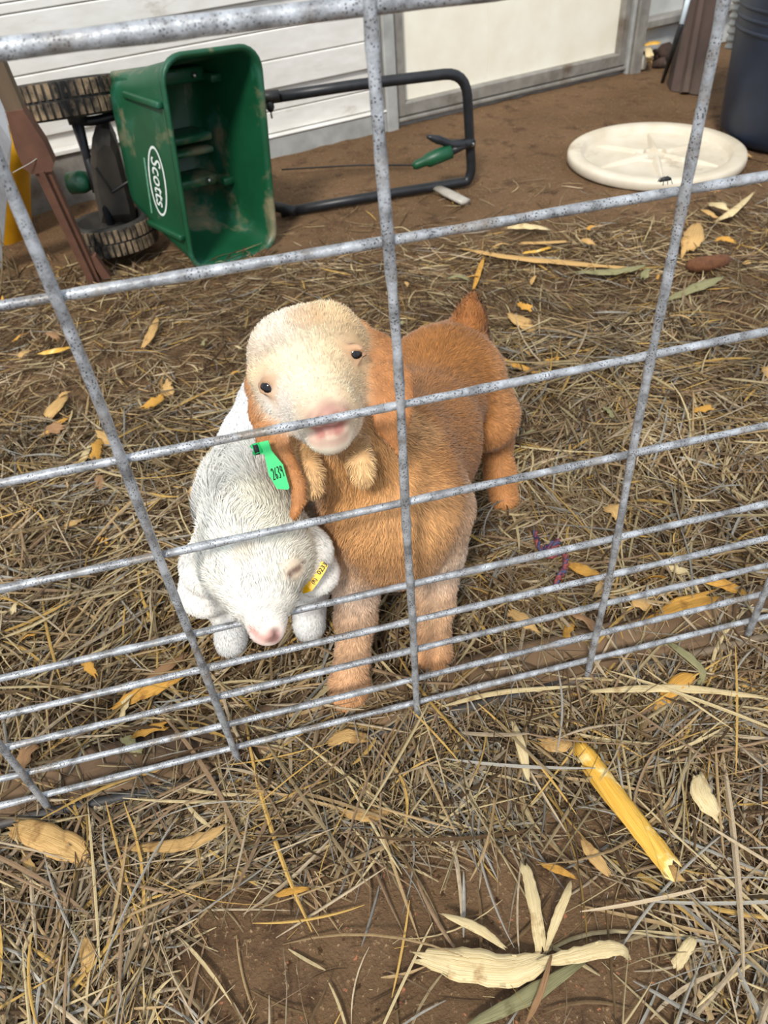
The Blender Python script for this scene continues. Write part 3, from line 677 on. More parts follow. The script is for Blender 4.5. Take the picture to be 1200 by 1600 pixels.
def make_fur(body, parent, mat, nh, colf, lenf, flowf, wid, seed, var=(0.66, 1.22), rootf=0.86):
    r = np.random.default_rng(seed)
    f = r.choice(len(body.Q), nh, p=body.fa / body.fa.sum()); q = body.Q[f]
    u, v = r.random((2, nh, 1))
    lerp = lambda A: (A[q[:, 0]] * (1 - u) + A[q[:, 1]] * u) * (1 - v) + (A[q[:, 3]] * (1 - u) + A[q[:, 2]] * u) * v
    P = lerp(body.V); N = lerp(body.N); N /= np.linalg.norm(N, axis=1)[:, None]
    L = lenf(P) * r.uniform(0.7, 1.25, nh)
    fl = flowf(P); fl = fl + r.normal(size=(nh, 3)) * 0.16
    # locks: neighbouring hairs lean together
    g = np.stack([np.sin(P @ (r.normal(size=3) * 210) + i) for i in range(3)], -1); fl = fl + 0.22 * g
    T = fl - N * (fl * N).sum(1, keepdims=True); T /= np.linalg.norm(T, axis=1)[:, None] + 1e-9
    lift = r.uniform(0.16, 0.42, nh)[:, None]
    d0 = T * (1 - lift) + N * lift; d0 /= np.linalg.norm(d0, axis=1)[:, None]
    d1 = T * (1 - lift * .45) + N * lift * .45; d1 /= np.linalg.norm(d1, axis=1)[:, None]
    side = np.cross(d0, N) + 0.16 * r.normal(size=(nh, 3)); side -= d0 * (side * d0).sum(1, keepdims=True); side /= np.linalg.norm(side, axis=1)[:, None]
    w = wid * r.uniform(0.7, 1.3, nh)[:, None] * 0.5
    root = P - N * 0.0008; mid = root + d0 * (L * .55)[:, None]; tip = mid + d1 * (L * .45)[:, None]
    keep = L > 0.0012
    V = np.stack([root - side * w, root + side * w, mid + side * w * .8, mid - side * w * .8, tip], 1)[keep]
    Nn = np.repeat((N + 0.25 * side * r.normal(size=(nh, 1)))[:, None], 5, 1)[keep]
    c = colf(P) * r.uniform(*var, (nh, 1))
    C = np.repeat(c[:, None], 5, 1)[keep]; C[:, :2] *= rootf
    m = keep.sum(); b = np.arange(m)[:, None] * 5
    o = mk_np('fur', V.reshape(-1, 3), quads=b + [0, 1, 2, 3], tris=b + [3, 2, 4], mat=mat, parent=parent, smooth=True,
              col=np.clip(C.reshape(-1, 3), 0, 1), nrm=Nn.reshape(-1, 3) / (np.linalg.norm(Nn.reshape(-1, 3), axis=1)[:, None]))
    return tag(o, kind='stuff')

def fur_mat(name):
    t = NT(name); a = t.n('ShaderNodeAttribute'); a.attribute_name = 'Col'; t.base(a.outputs['Color'])
    t.set(0.65, 0, 0.25); t.p.inputs['Sheen Weight'].default_value = 0.15
    n = t.n('ShaderNodeAttribute'); n.attribute_name = 'nrm'; t.link(n.outputs['Vector'], t.p.inputs['Normal']); return t.m
def skin_mat(name):
    t = NT(name); a = t.n('ShaderNodeAttribute'); a.attribute_name = 'Col'; t.base(a.outputs['Color']); t.set(0.6, 0, 0.3)
    t.bump(t.noise(500, 3, 0.6, t.coord('Object')), 0.25, 0.0006); return t.m
M_FUR = fur_mat('goat_fur'); M_SKIN = skin_mat('goat_skin')
def eye_mat():
    t = NT('dark_eye'); t.base(lin(20, 16, 18)); t.set(0.06, 0, 0.6); return t.m
M_EYE = eye_mat()
L_ = lambda *c: np.array(lin(*c))
def blob(P, c, r, soft=0.35):
    d = np.linalg.norm(P - c, axis=1) / r; return np.clip((1 + soft - d) / (2 * soft), 0, 1)[:, None]

# ================================================================== tan kid
def tan_kid():
    B = Body(0.0026)
    # trunk
    chest = DP(612, 792, 0.775); chest_hi = DP(600, 725, 0.775); chest_lo = DP(618, 845, 0.80)
    mid = np.array([0.068, 0.235, 0.203]); rump = np.array([0.141, 0.362, 0.204]); croup = np.array([0.150, 0.388, 0.200])
    B.cone(chest_hi, chest, 0.052, 0.063, 'chest', 0.03)
    B.cone(chest, chest_lo, 0.062, 0.050, 'chest', 0.03)
    B.cone(chest + [0.01, 0.02, 0.0], mid, 0.066, 0.068, 'body', 0.03)
    B.cone(chest_hi + [0.015, 0.03, 0.0], mid + [0, 0, 0.018], 0.050, 0.055, 'body', 0.03)
    B.cone(mid, rump, 0.066, 0.063, 'body', 0.03); B.cone(rump, croup, 0.063, 0.053, 'body', 0.03)
    # shoulders / fore legs
    lf = [DP(562, 800, 0.79), G(560, 872, 0.165), G(557, 925, 0.125), G(556, 962, 0.095), G(550, 1030, 0.050), G(546, 1068, 0.026), G(544, 1092, 0.010)]
    B.chain(lf, [0.045, 0.033, 0.0235, 0.0215, 0.0172, 0.0205, 0.0215], 'leg', 0.010)
    rf = [DP(672, 795, 0.80), G(676, 858, 0.150), G(678, 908, 0.110), G(679, 945, 0.082), G(678, 990, 0.045), G(677, 1018, 0.022), G(677, 1030, 0.009)]
    B.chain(rf, [0.047, 0.035, 0.0245, 0.0215, 0.0172, 0.0200, 0.0210], 'leg', 0.010)
    # hind legs
    B.chain([rump + [0.028, -0.01, -0.01], np.array([0.186, 0.325, 0.155]), np.array([0.212, 0.355, 0.092]), np.array([0.213, 0.328, 0.045]), np.array([0.213, 0.306, 0.013])],
            [0.052, 0.040, 0.0215, 0.0165, 0.0195], 'hleg', 0.024)
    B.chain([rump + [-0.03, 0.02, -0.01], np.array([0.095, 0.385, 0.150]), np.array([0.105, 0.43, 0.088]), np.array([0.100, 0.405, 0.040]), np.array([0.098, 0.388, 0.012])],
            [0.052, 0.038, 0.023, 0.020, 0.023], 'hleg', 0.02)
    # tail
    tb = croup + [0.012, 0.02, 0.035]; B.chain([PY(728, 545, 0.40), PY(731, 518, 0.40), PY(735, 494, 0.40), PY(738, 477, 0.405)], [0.03, 0.0215, 0.0155, 0.007], 'tail', 0.014)
    # neck
    B.chain([DP(497, 610, 0.690), DP(530, 680, 0.712), DP(575, 730, 0.760)], [0.042, 0.043, 0.052], 'neck', 0.022)
    # head
    sk = DP(481, 575, 0.655); B.cone(sk, DP(486, 590, 0.645), 0.0475, 0.0465, 'face', 0.02)
    B.cone(DP(447, 548, 0.645), DP(514, 526, 0.650), 0.028, 0.028, 'face', 0.02)           # broad forehead
    B.cone(DP(492, 596, 0.627), DP(508, 636, 0.592), 0.035, 0.0235, 'face', 0.02)           # bridge
    B.cone(DP(507, 642, 0.594), DP(513, 657, 0.586), 0.0210, 0.0165, 'muzzle', 0.012)
    B.cone(DP(493, 655, 0.602), DP(533, 649, 0.605), 0.0155, 0.0155, 'muzzle', 0.012)       # upper lip sides
    B.cone(DP(513, 647, 0.5720), DP(513, 657, 0.5705), 0.0095, 0.0085, 'nose', 0.004)
    B.cone(DP(498, 654, 0.5735), DP(529, 648, 0.5745), 0.0078, 0.0078, 'nose', 0.004)
    B.cone(DP(514, 640, 0.640), DP(515, 680, 0.599), 0.031, 0.0155, 'jaw', 0.008)           # lower jaw
    B.cone(DP(499, 686, 0.594), DP(531, 681, 0.597), 0.0082, 0.0082, 'jaw', 0.008)
    B.cone(DP(450, 618, 0.648), DP(498, 660, 0.625), 0.0240, 0.018, 'face', 0.014)           # cheeks
    B.cone(DP(537, 590, 0.650), DP(526, 652, 0.625), 0.0230, 0.017, 'face', 0.014)
    # brows and lower lids
    for ex_, ey_, s in ((421, 603, -1), (553, 551, 1)):
        B.cone(DP(ex_ - 16, ey_ - 17, 0.630 if s < 0 else 0.628), DP(ex_ + (14 if s < 0 else 2), ey_ - 19, 0.626 if s < 0 else 0.640), 0.0085, 0.0085, 'face', 0.010)
    # ears
    vd = unit(ray(600, 620)); nr = unit(-vd + CR * 0.45)
    B.chain([DP(556, 518, 0.660), DP(584, 550, 0.650), DP(606, 606, 0.640), DP(613, 655, 0.638), DP(624, 708, 0.650)], [0.013, 0.0195, 0.0205, 0.0165, 0.0045], 'ear', 0.005, (nr, 3.3))
    B.cone(DP(628, 592, 0.644), DP(630, 640, 0.646), 0.009, 0.008, 'ear', 0.008, (nr, 2.5))
    nl = unit(-vd - CR * 0.5)
    B.chain([DP(402, 572, 0.662), DP(402, 600, 0.652), DP(411, 640, 0.640), DP(424, 682, 0.634), DP(444, 722, 0.634)], [0.012, 0.0125, 0.0145, 0.0150, 0.0080], 'ear', 0.006, (nl, 2.8))
    B.chain([DP(430, 690, 0.634), DP(451, 728, 0.632), DP(466, 756, 0.630), DP(468, 778, 0.632), DP(460, 804, 0.634)], [0.009, 0.0065, 0.0055, 0.0055, 0.0048], 'ear', 0.006)
    # wattles
    B.chain([DP(478, 700, 0.665), DP(486, 738, 0.652), DP(488, 762, 0.650)], [0.008, 0.0095, 0.0092], 'wattle', 0.006)
    B.chain([DP(556, 690, 0.668), DP(563, 722, 0.652), DP(567, 742, 0.650)], [0.009, 0.0105, 0.0100], 'wattle', 0.006)
    # mouth slit, nostrils, eye sockets
    B.build()
    Q_ = [B.hit(*q) for q in ((482, 677), (497, 677), (514, 675), (530, 671), (543, 666))]
    for a_, b_, r1, r2 in zip(Q_[:-1], Q_[1:], (.0026, .0042, .0048, .0042), (.0042, .0048, .0042, .0024)): B.carve(a_, b_, r1, r2, 0.002)
    for q in ((501, 652), (526, 647)): B.carve(DP(q[0], q[1], 0.560), DP(q[0] + (3 if q[0] > 515 else -3), q[1] + 2, 0.568), 0.0016, 0.0022, 0.002)
    eyes = []
    for q in ((421, 604), (553, 552)):
        probe = q
        eyes.append(q)
    B.build()
    eyeC = []
    for q, out in zip(eyes, (-1, 1)):
        p = B.hit(*q); rd = unit(ray(*q)); c = p + rd * 0.0036; eyeC.append(c)
        a_ = unit(CR * 0.9 + CU * (-0.35 if out < 0 else 0.1)); u_ = np.cross(a_, rd); u_ = u_ if u_ @ CU > 0 else -u_
        up_ = [p + a_ * dx + u_ * dy + rd * dz for dx, dy, dz in ((-.0092, -.0020, .0015), (-.005, .0036, -.0022), (.001, .0050, -.0032), (.0060, .0032, -.0020), (.0095, -.0018, .0015))]
        B.chain(up_, [.0018, .0026, .0030, .0026, .0018], 'lid', 0.003)
        B.chain([p + a_ * dx + u_ * dy + rd * dz for dx, dy, dz in ((-.0090, -.0028, .0015), (-.004, -.0062, -.0008), (.003, -.0064, -.0008), (.0092, -.0026, .0015))], [.0016, .0020, .0020, .0016], 'lid', 0.002)
    B.build()
    groups = ['body', 'chest', 'leg', 'hleg', 'tail', 'neck', 'face', 'muzzle', 'nose', 'jaw', 'ear', 'wattle', 'lid']
    base = dict(lid=(196, 156, 120), body=(168, 109, 53), chest=(214, 157, 102), leg=(226, 178, 136), hleg=(192, 132, 80), tail=(176, 112, 60), neck=(206, 149, 92),
                face=(242, 214, 172), muzzle=(244, 222, 194), nose=(182, 126, 116), jaw=(246, 226, 200), ear=(188, 128, 78), wattle=(232, 186, 130))
    base = {k: np.minimum(L_(*v) * 1.06, .95) for k, v in base.items()}
    nose = DP(514, 645, 0.575); fore = DP(470, 520, 0.62)
    lat = unit(DP(553, 551, .63) - DP(421, 603, .63))
    midp = DP(500, 610, 0.60)
    def colf(P):
        w = B.weights(P, groups, 0.003); c = sum(w[i][:, None] * base[g] for i, g in enumerate(groups))
        hd = w[6][:, None] + w[7][:, None] + w[9][:, None]
        # white blaze and white lower face on the viewer's left; warmer tan around the right eye and brow
        s = ((P - midp) @ lat)[:, None]
        blaze = np.clip(1 - np.abs(s + 0.010) / 0.030, 0, 1); c = c * (1 - .55 * hd * blaze) + hd * .55 * blaze * L_(250, 236, 212)
        c = c * (1 - hd * .55 * np.clip((s - 0.012) / 0.03, 0, 1)) + hd * .55 * np.clip((s - 0.012) / 0.03, 0, 1) * L_(232, 184, 122)
        b = blob(P, DP(430, 660, 0.61), 0.034) * hd; c = c * (1 - .8 * b) + .8 * b * L_(248, 240, 230)
        b = blob(P, DP(425, 520, 0.63), 0.03) * hd; c = c * (1 - .6 * b) + .6 * b * L_(250, 232, 214)
        b = blob(P, DP(480, 500, 0.62), 0.016) * hd; c = c * (1 - .5 * b) + .5 * b * L_(214, 166, 118)
        # pink lips, dark eyelids
        b = np.max([blob(P, q_, 0.0068, .25) for q_ in Q_[1:4]], 0); c = c * (1 - .85 * b) + .85 * b * L_(186, 112, 104)
        b = np.max([blob(P, DP(x_, y_, .585), 0.0062, .3) for x_, y_ in ((493, 686), (501, 687), (509, 687), (517, 687), (525, 685), (533, 682))], 0); c = c * (1 - .5 * b) + .5 * b * L_(210, 152, 138)
        for e_ in eyeC:
            b = blob(P, e_, 0.0082, .2); c = c * (1 - .65 * b) + .65 * b * L_(128, 90, 70)
        # lower legs: pale above the knee, warmer at the foot
        lg = w[2][:, None]; z = P[:, 2:3]
        c = c * (1 - lg * .7 * np.clip((0.07 - z) / .05, 0, 1)) + lg * .7 * np.clip((0.07 - z) / .05, 0, 1) * L_(204, 138, 82)
        k = lg * np.exp(-((z - 0.145) / 0.035) ** 2) * .7; c = c * (1 - k) + k * L_(244, 216, 192)
        n = (vnoise(P, 60, 5)[:, None] - .5) * .22 + (vnoise(P * np.array([1, 1, .35]), 300, 6)[:, None] - .5) * .30 * (1 - .6 * hd)
        return np.clip(c * (1 + n), 0, 1)
    lens = np.array([.0105, .011, .0085, .0085, .016, .011, .0058, .0026, 0.0, .0036, .0042, .0075, .0])
    hb = unit([0.5, 0.87, -0.15])
    def lenf(P):
        w = B.weights(P, groups); L = lens @ w
        for e_ in eyeC: L = L * np.clip((np.linalg.norm(P - e_, axis=1) - 0.0090) / 0.006, 0, 1)
        L = L * (1 - 0.95 * (blob(P, DP(517, 678, 0.585), 0.015, .2))[:, 0]); return L
    def flowf(P):
        w = B.weights(P, groups)
        f = np.zeros((len(P), 3))
        f += (w[0] + w[3])[:, None] * (hb * 0.8 + np.array([0, 0, -0.75]))
        f += (w[1] + w[5] + w[2])[:, None] * np.array([0, 0.1, -1.0]) + w[1][:, None] * (P - chest) * np.array([6, 0, 0])
        f += w[4][:, None] * np.array([0, .1, 1.0])
        hd = w[6] + w[7] + w[8] + w[9]; away = P - nose; away /= np.linalg.norm(away, axis=1)[:, None] + 1e-6
        f += hd[:, None] * away + (w[10] + w[11])[:, None] * np.array([0.1, 0, -1.0])
        return f
    kid = thing('goat_kid', 'tan goat kid with cream face standing with its mouth at the wire', 'goat', (0.06, 0.2, 0))
    mk_np('body', B.V, quads=B.Q, mat=M_SKIN, parent=kid, smooth=True, col=colf(B.V) * np.array([0.80, .78, .78]))
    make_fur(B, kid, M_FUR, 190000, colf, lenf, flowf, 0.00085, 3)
    for c in eyeC:
        V, Fc = lathe_geo([(0.0001, -1)] + [(math.cos(a), math.sin(a)) for a in np.linspace(-1.4, 1.4, 13)] + [(0.0001, 1)], 20)
        mk('eye', V * 0.0080 + c, Fc, M_EYE, kid, True)
    return kid, B
TAN, TB = tan_kid()

# ================================================================== white kid
def white_kid():
    B = Body(0.0026)
    fr = np.array([-0.130, 0.205, 0.185]); bk = np.array([-0.062, 0.405, 0.185])
    B.cone(fr, fr * .5 + bk * .5 + [0, 0, -0.008], 0.062, 0.066, 'body', 0.03); B.cone(fr * .5 + bk * .5 + [0, 0, -.008], bk, 0.066, 0.062, 'body', 0.03)
    B.cone(fr + [-0.004, -0.01, -0.03], fr + [0, 0.02, 0.015], 0.055, 0.05, 'body', 0.03)
    # neck forward to the head, whose muzzle pokes out over the fourth wire
    skull = PY(398, 868, 0.058); nose = PY(419, 990, -0.030)
    B.chain([fr + [0.002, -0.005, 0.030], PY(388, 790, 0.125), PY(392, 815, 0.085)], [0.054, 0.046, 0.042], 'neck', 0.025)
    B.cone(PY(392, 818, 0.082), skull, 0.040, 0.0415, 'head', 0.02)
    B.cone(PY(368, 858, 0.055), PY(430, 848, 0.055), 0.029, 0.029, 'head', 0.02)             # forehead breadth
    B.cone(skull, PY(408, 928, 0.016), 0.0405, 0.0255, 'head', 0.02)
    B.cone(PY(408, 928, 0.014), PY(416, 972, -0.020), 0.0225, 0.0148, 'head', 0.014)
    B.cone(PY(416, 972, -0.019), nose, 0.0148, 0.0095, 'muzzle', 0.012)
    B.cone(PY(406, 987, -0.026), PY(428, 983, -0.026), 0.0078, 0.0078, 'muzzle', 0.008)
    B.cone(PY(413, 994, -0.034), PY(427, 993, -0.033), 0.0060, 0.0065, 'nose', 0.004)
    B.cone(PY(402, 922, 0.045), PY(414, 975, -0.006), 0.030, 0.0125, 'head', 0.012)          # jaw below
    B.cone(PY(352, 885, 0.045), PY(390, 935, 0.010), 0.022, 0.016, 'head', 0.016); B.cone(PY(447, 878, 0.045), PY(430, 930, 0.010), 0.022, 0.016, 'head', 0.016)
    # brow ridges
    B.cone(PY(446, 876, 0.030), PY(462, 888, 0.034), 0.009, 0.008, 'head', 0.010); B.cone(PY(350, 886, 0.030), PY(340, 900, 0.034), 0.009, 0.008, 'head', 0.010)
    vd = unit(ray(400, 900))
    # hanging ears
    nl = unit(-vd - CR * 0.3)
    B.chain([PY(342, 850, 0.065), PY(322, 888, 0.062), PY(321, 924, 0.064), PY(350, 952, 0.062)], [0.018, 0.0225, 0.0230, 0.0180], 'ear', 0.016, (nl, 2.2))
    nr = unit(-vd + CR * 0.3)
    B.chain([PY(456, 848, 0.060), PY(482, 866, 0.055), PY(491, 896, 0.057), PY(480, 918, 0.060)], [0.020, 0.0215, 0.0215, 0.0150], 'ear', 0.016, (nr, 2.3))
    # fore legs
    B.chain([fr + [-0.032, -0.02, -0.03], G(352, 930, 0.095), G(360, 975, 0.055), G(361, 1000, 0.030), G(362, 1012, 0.010)], [0.036, 0.024, 0.0165, 0.0160, 0.0165], 'leg', 0.016)
    B.chain([fr + [0.032, -0.01, -0.03], G(487, 905, 0.095), G(484, 945, 0.055), G(483, 975, 0.030), G(484, 987, 0.010)], [0.036, 0.024, 0.0165, 0.0160, 0.0170], 'leg', 0.016)
    for sx_ in (-0.03, 0.032):
        hp = bk + [sx_, 0.0, -0.02]
        B.chain([hp, hp + [0.006, 0.01, -0.06], hp + [0.012, 0.05, -0.095], hp + [0.01, 0.035, -0.14], hp + [0.01, 0.022, -0.158]], [0.048, 0.035, 0.02, 0.018, 0.02], 'leg', 0.02)
    B.chain([bk + [0.01, 0.055, 0.03], bk + [0.015, 0.085, 0.06]], [0.018, 0.010], 'body', 0.012)
    # mouth line, nostril
    B.build()
    def groove(pts, r_):
        Q_ = [B.hit(*q) for q in pts]
        for a_, b_ in zip(Q_[:-1], Q_[1:]): B.carve(a_, b_, r_, r_, 0.0015)
        return [a_ * (1 - t) + b_ * t for a_, b_ in zip(Q_[:-1], Q_[1:]) for t in (0, .5)]
    MOUTH = groove([(396, 986), (404, 996), (415, 1001), (427, 1000), (436, 990)], 0.0012); groove([(430, 985), (433, 990)], 0.0022); groove([(409, 991), (412, 994)], 0.0014)
    Pn1, Pn2, Pn3 = B.hit(428, 994), B.hit(404, 988), B.hit(386, 868)
    e1 = B.hit(460, 893); SLIT = [B.hit(*q) for q in ((452, 898), (456, 896), (460, 893), (464, 890), (467, 887))]; B.carve(B.hit(452, 898) + vd * 0.0, e1, 0.0014, 0.0018, 0.002); B.carve(e1, B.hit(468, 887), 0.0018, 0.0012, 0.002)
    B.build()
    groups = ['body', 'neck', 'head', 'muzzle', 'nose', 'ear', 'leg']
    base = dict(body=(244, 243, 240), neck=(243, 239, 228), head=(246, 240, 226), muzzle=(246, 238, 226), nose=(206, 160, 152), ear=(246, 240, 230), leg=(246, 243, 238))
    base = {k: L_(*v) for k, v in base.items()}
    lat = unit(PY(460, 870, .05) - PY(330, 880, .05))
    def colf(P):
        w = B.weights(P, groups, 0.004); c = sum(w[i][:, None] * base[g] for i, g in enumerate(groups))
        hd = (w[2] + w[3] + w[1])[:, None]; s = ((P - skull) @ lat)[:, None]
        k = hd * np.clip((s - .0) / .05, 0, 1) * .45; c = c * (1 - k) + k * L_(244, 222, 178)
        k = blob(P, e1, 0.012, .3); c = c * (1 - .55 * k) + .55 * k * L_(206, 168, 132)
        k = np.max([blob(P, q_, 0.0034, .5) for q_ in SLIT], 0); c = c * (1 - .85 * k) + .85 * k * L_(96, 66, 56)
        k = blob(P, Pn1, 0.0075, .3); c = c * (1 - .8 * k) + .8 * k * L_(140, 88, 78)
        k = np.max([blob(P, q_, 0.0032, .4) for q_ in MOUTH], 0); c = c * (1 - .8 * k) + .8 * k * L_(104, 70, 62)
        k = blob(P, Pn2, 0.010, .3); c = c * (1 - .5 * k) + .5 * k * L_(232, 178, 164)
        k = blob(P, Pn3, 0.010, .4); c = c * (1 - .3 * k) + .3 * k * L_(226, 180, 120)
        k = blob(P, PY(405, 790, .06), 0.03, .5); c = c * (1 - .3 * k) + .3 * k * L_(232, 224, 176)
        n = (vnoise(P, 70, 8)[:, None] - .5) * .08 + (vnoise(P, 260, 9)[:, None] - .5) * .08
        return np.clip(c * (1.04 + n), 0, .97)
    lens = np.array([.0075, .015, .0085, .0030, 0.0, .0044, .0055])
    def lenf(P):
        w = B.weights(P, groups); L = lens @ w
        return L * (1 - .9 * blob(P, e1, 0.0095, .35)[:, 0]) * (1 - .9 * blob(P, Pn1, 0.010, .3)[:, 0])
    hb = unit([0.3, 0.9, -0.2])
    def flowf(P):
        w = B.weights(P, groups); f = np.zeros((len(P), 3))
        away = P - nose; away /= np.linalg.norm(away, axis=1)[:, None] + 1e-6
        g = np.stack([np.sin(P @ np.array([70, 40, 90.]) + i * 2) for i in range(3)], -1)
        f += w[0][:, None] * (hb * .8 + np.array([0, 0, -.7])) + w[1][:, None] * (away + 0.8 * g) + (w[2] + w[3] + w[4])[:, None] * (away + 0.45 * g)
        f += (w[5] + w[6])[:, None] * np.array([0, 0, -1.0]); return f
    kid = thing('goat_kid', 'small white goat kid with its head down under the tan kid', 'goat', (-0.1, 0.3, 0))
    mk_np('body', B.V, quads=B.Q, mat=M_SKIN, parent=kid, smooth=True, col=colf(B.V) * .95)
    make_fur(B, kid, M_FUR, 130000, colf, lenf, flowf, 0.00085, 11, (0.93, 1.08), 1.0)
    return kid, B
WHITE, WB = white_kid()

# ------------------------------------------------------------------ ear tags
M_TAGG = simple_mat('green_tag_plastic', lin(34, 196, 104), lin(44, 206, 116), 60, 0.4, 0, 0, spec=0.4)
M_TAGY = simple_mat('yellow_tag_plastic', lin(246, 196, 20), lin(238, 182, 12), 60, 0.4, 0, 0, spec=0.4)
M_INK = simple_mat('black_ink', lin(24, 24, 24), lin(30, 30, 30), 60, 0.7, 0, 0)
def plate(pts2, depthf, thick, name, mat, parent):
    F_ = np.array([DP(x, y, depthf(x, y)) for x, y in pts2]); n = len(F_)
    nn = unit(np.cross(F_[1] - F_[0], F_[3] - F_[0])); nn = nn if nn @ CF > 0 else -nn
    V = np.concatenate([F_, F_ + nn * thick])
    return mk(name, V, [list(range(n)), list(range(n, 2 * n))[::-1]] + [[i, (i + 1) % n, n + (i + 1) % n, n + i] for i in range(n)], mat, parent)
dg = lambda x, y: 0.6115 + 0.00008 * (y - 700)
gt = plate([(397, 693), (419, 688), (424, 704), (442, 726), (452, 762), (450, 765), (433, 764), (420, 742), (413, 710), (402, 710)], dg, 0.0016, 'ear_tag', M_TAGG, TAN); gt['label'] = 'green plastic ear tag with handwritten number'
mk('tag_bend', *tube_geo([DP(399, 694, 0.6135), DP(404, 709, 0.6135)], 0.0046, 10), M_TAGG, gt, True)
mk('tag_pin', *tube_geo([DP(403, 701, 0.6130), DP(396, 703, 0.612)], [0.0052, 0.0048], 10), M_BLACK, gt, True)
mk('pin_tip', *tube_geo([DP(397, 702.5, 0.6125), DP(393, 704, 0.6105)], [0.003, 0.0012], 8), M_WCUP, gt, True)
strokes = {'2': [(0, .2), (.3, 0), (.7, .1), (.75, .4), (.3, .75), (0, 1), (.9, .95)], '6': [(.7, 0), (.2, .4), (.05, .8), (.4, 1), (.7, .8), (.5, .6), (.15, .7)],
           '3': [(.05, .08), (.5, 0), (.65, .25), (.3, .45), (.7, .7), (.4, 1), (0, .92)], '9': [(.7, .15), (.3, 0), (.05, .3), (.3, .5), (.7, .3), (.72, .1), (.68, 1)]}
ux, uy = np.array([4.5, -1.6]), np.array([5.5, 17.0])
for i, ch in enumerate('2639'):
    o0 = np.array([422.5, 733.0]) + ux * i
    P = [o0 + ux * .8 * sx_ + uy * sy_ for sx_, sy_ in strokes[ch]]
    mk('tag_number', *tube_geo(smooth_path([DP(x, y, dg(x, y) - 0.0003) for x, y in P], 3), 0.00042, 5), M_INK, gt)
yp = [(467, 919), (472, 922), (482, 918), (490, 908), (497, 897), (503, 887), (508, 880)]
def ytag():
    n_ = []; base_ = 0.735
    e_ = WB.hit(500, 900); zz = min((WB.hit(*q) - CAM) @ CF for q in yp[2:]) - 0.003
    wv = np.array([6.4, 3.4]); V = []
    for i, (x, y) in enumerate(yp):
        dz = [0.006, 0.003, 0.0, 0, 0, 0, 0][i]; w_ = [.7, .95, 1, 1, 1, 1, .75][i]
        wl = np.array([[2, 5], [3, 6], [5.5, 5], [6.2, 4], [6.2, 4], [6.2, 4], [6, 4]])[i] * w_
        V += [DP(x - wl[0], y - wl[1], zz + dz), DP(x + wl[0], y + wl[1], zz + dz)]
    V = np.array(V); n = len(yp); Vb = V + CF * 0.0014
    Fc = [[2 * i, 2 * i + 1, 2 * i + 3, 2 * i + 2] for i in range(n - 1)]
    Fc += [[2 * n + j for j in q][::-1] for q in Fc] + [[2 * i, 2 * i + 2, 2 * n + 2 * i + 2, 2 * n + 2 * i] for i in range(n - 1)] + [[2 * i + 1, 2 * n + 2 * i + 1, 2 * n + 2 * i + 3, 2 * i + 3] for i in range(n - 1)] + [[0, 2 * n, 2 * n + 1, 1], [2 * n - 2, 2 * n - 1, 4 * n - 1, 4 * n - 2]]
    t_ = mk('ear_tag', np.concatenate([V, Vb]), Fc, M_TAGY, WHITE); t_['label'] = 'yellow plastic strip tag in the ear'
    def put(s, cx, cy, size):
        tv, tf = text_geo(s, size, 0, 0.2); d = unit([13, -17.5]); q_ = np.array([-d[1], d[0]])
        pts = [np.array([cx, cy]) + d * v[0] - q_ * -1 * v[1] * -1 for v in tv]
        pts = [np.array([cx, cy]) + d * v[0] + np.array([d[1], -d[0]]) * v[1] for v in tv]
        mk('tag_number', [DP(x, y, zz - 0.0004) for x, y in pts], tf, M_INK, t_)
    put('0233', 503.5, 888.5, 10.5); put('(R)', 491, 908, 8)
    mk('tag_pin', *tube_geo([DP(466, 918, zz + 0.004), DP(464, 920, zz + 0.012)], 0.003, 8), M_WCUP, t_, True)
ytag()
# ------------------------------------------------------------------ straw, husks
PAL = np.array([lin(*c) for c in ((214, 192, 146), (190, 160, 116), (160, 132, 102), (160, 140, 106), (96, 74, 50), (210, 170, 96), (172, 166, 154), (206, 184, 152), (122, 98, 68))]) * 0.90
def blades(n, x, y, ang, L, W_, z, tilt, arc, bend, rollv, colr, K=6):
    """n folded ribbons -> verts (n,K,3 rows,3), colours"""
    s = np.linspace(-.5, .5, K)[None, :]
    d = np.stack([np.cos(ang), np.sin(ang), np.zeros(n)], -1)[:, None]; p = np.stack([-np.sin(ang), np.cos(ang), np.zeros(n)], -1)[:, None]
    up = np.array([0, 0, 1.0])[None, None]
    Lk = L[:, None]
    c = np.stack([x, y, z], -1)[:, None] + d * (s * Lk)[..., None] + p * (bend[:, None] * (s ** 2 - .08) * Lk)[..., None] + up * (tilt[:, None] * s * Lk + arc[:, None] * (.25 - s ** 2) * Lk)[..., None]
    tp = (1 - np.abs(s * 2) ** 3 * 0.75) * 0.5
    rr = rollv[:, None] + 0.6 * s * rollv[:, None]
    sd = p * np.cos(rr)[..., None] + up * np.sin(rr)[..., None]; nm = -p * np.sin(rr)[..., None] + up * np.cos(rr)[..., None]
    w = (W_[:, None] * tp)[..., None]
    V = np.stack([c - sd * w, c + nm * w * 0.45, c + sd * w], 2)
    C = np.repeat(np.repeat(colr[:, None, None], K, 1), 3, 2)
    return V, C
def blade_quads(n, K):
    b = np.arange(n)[:, None, None, None] * K * 3; i = np.arange(K - 1)[None, :, None, None] * 3; j = np.arange(2)[None, None, :, None]
    return (b + i + j + np.array([0, 1, 4, 3])[None, None, None]).reshape(-1, 4)
M_STRAW = attr_mat('dry_straw', 0.75, 0.2, 160)
BARE = np.array([G(*q)[:2] for q in ((230, 1650), (240, 1440), (420, 1370), (560, 1345), (760, 1330), (900, 1350), (1010, 1420), (1060, 1500), (1120, 1650))])
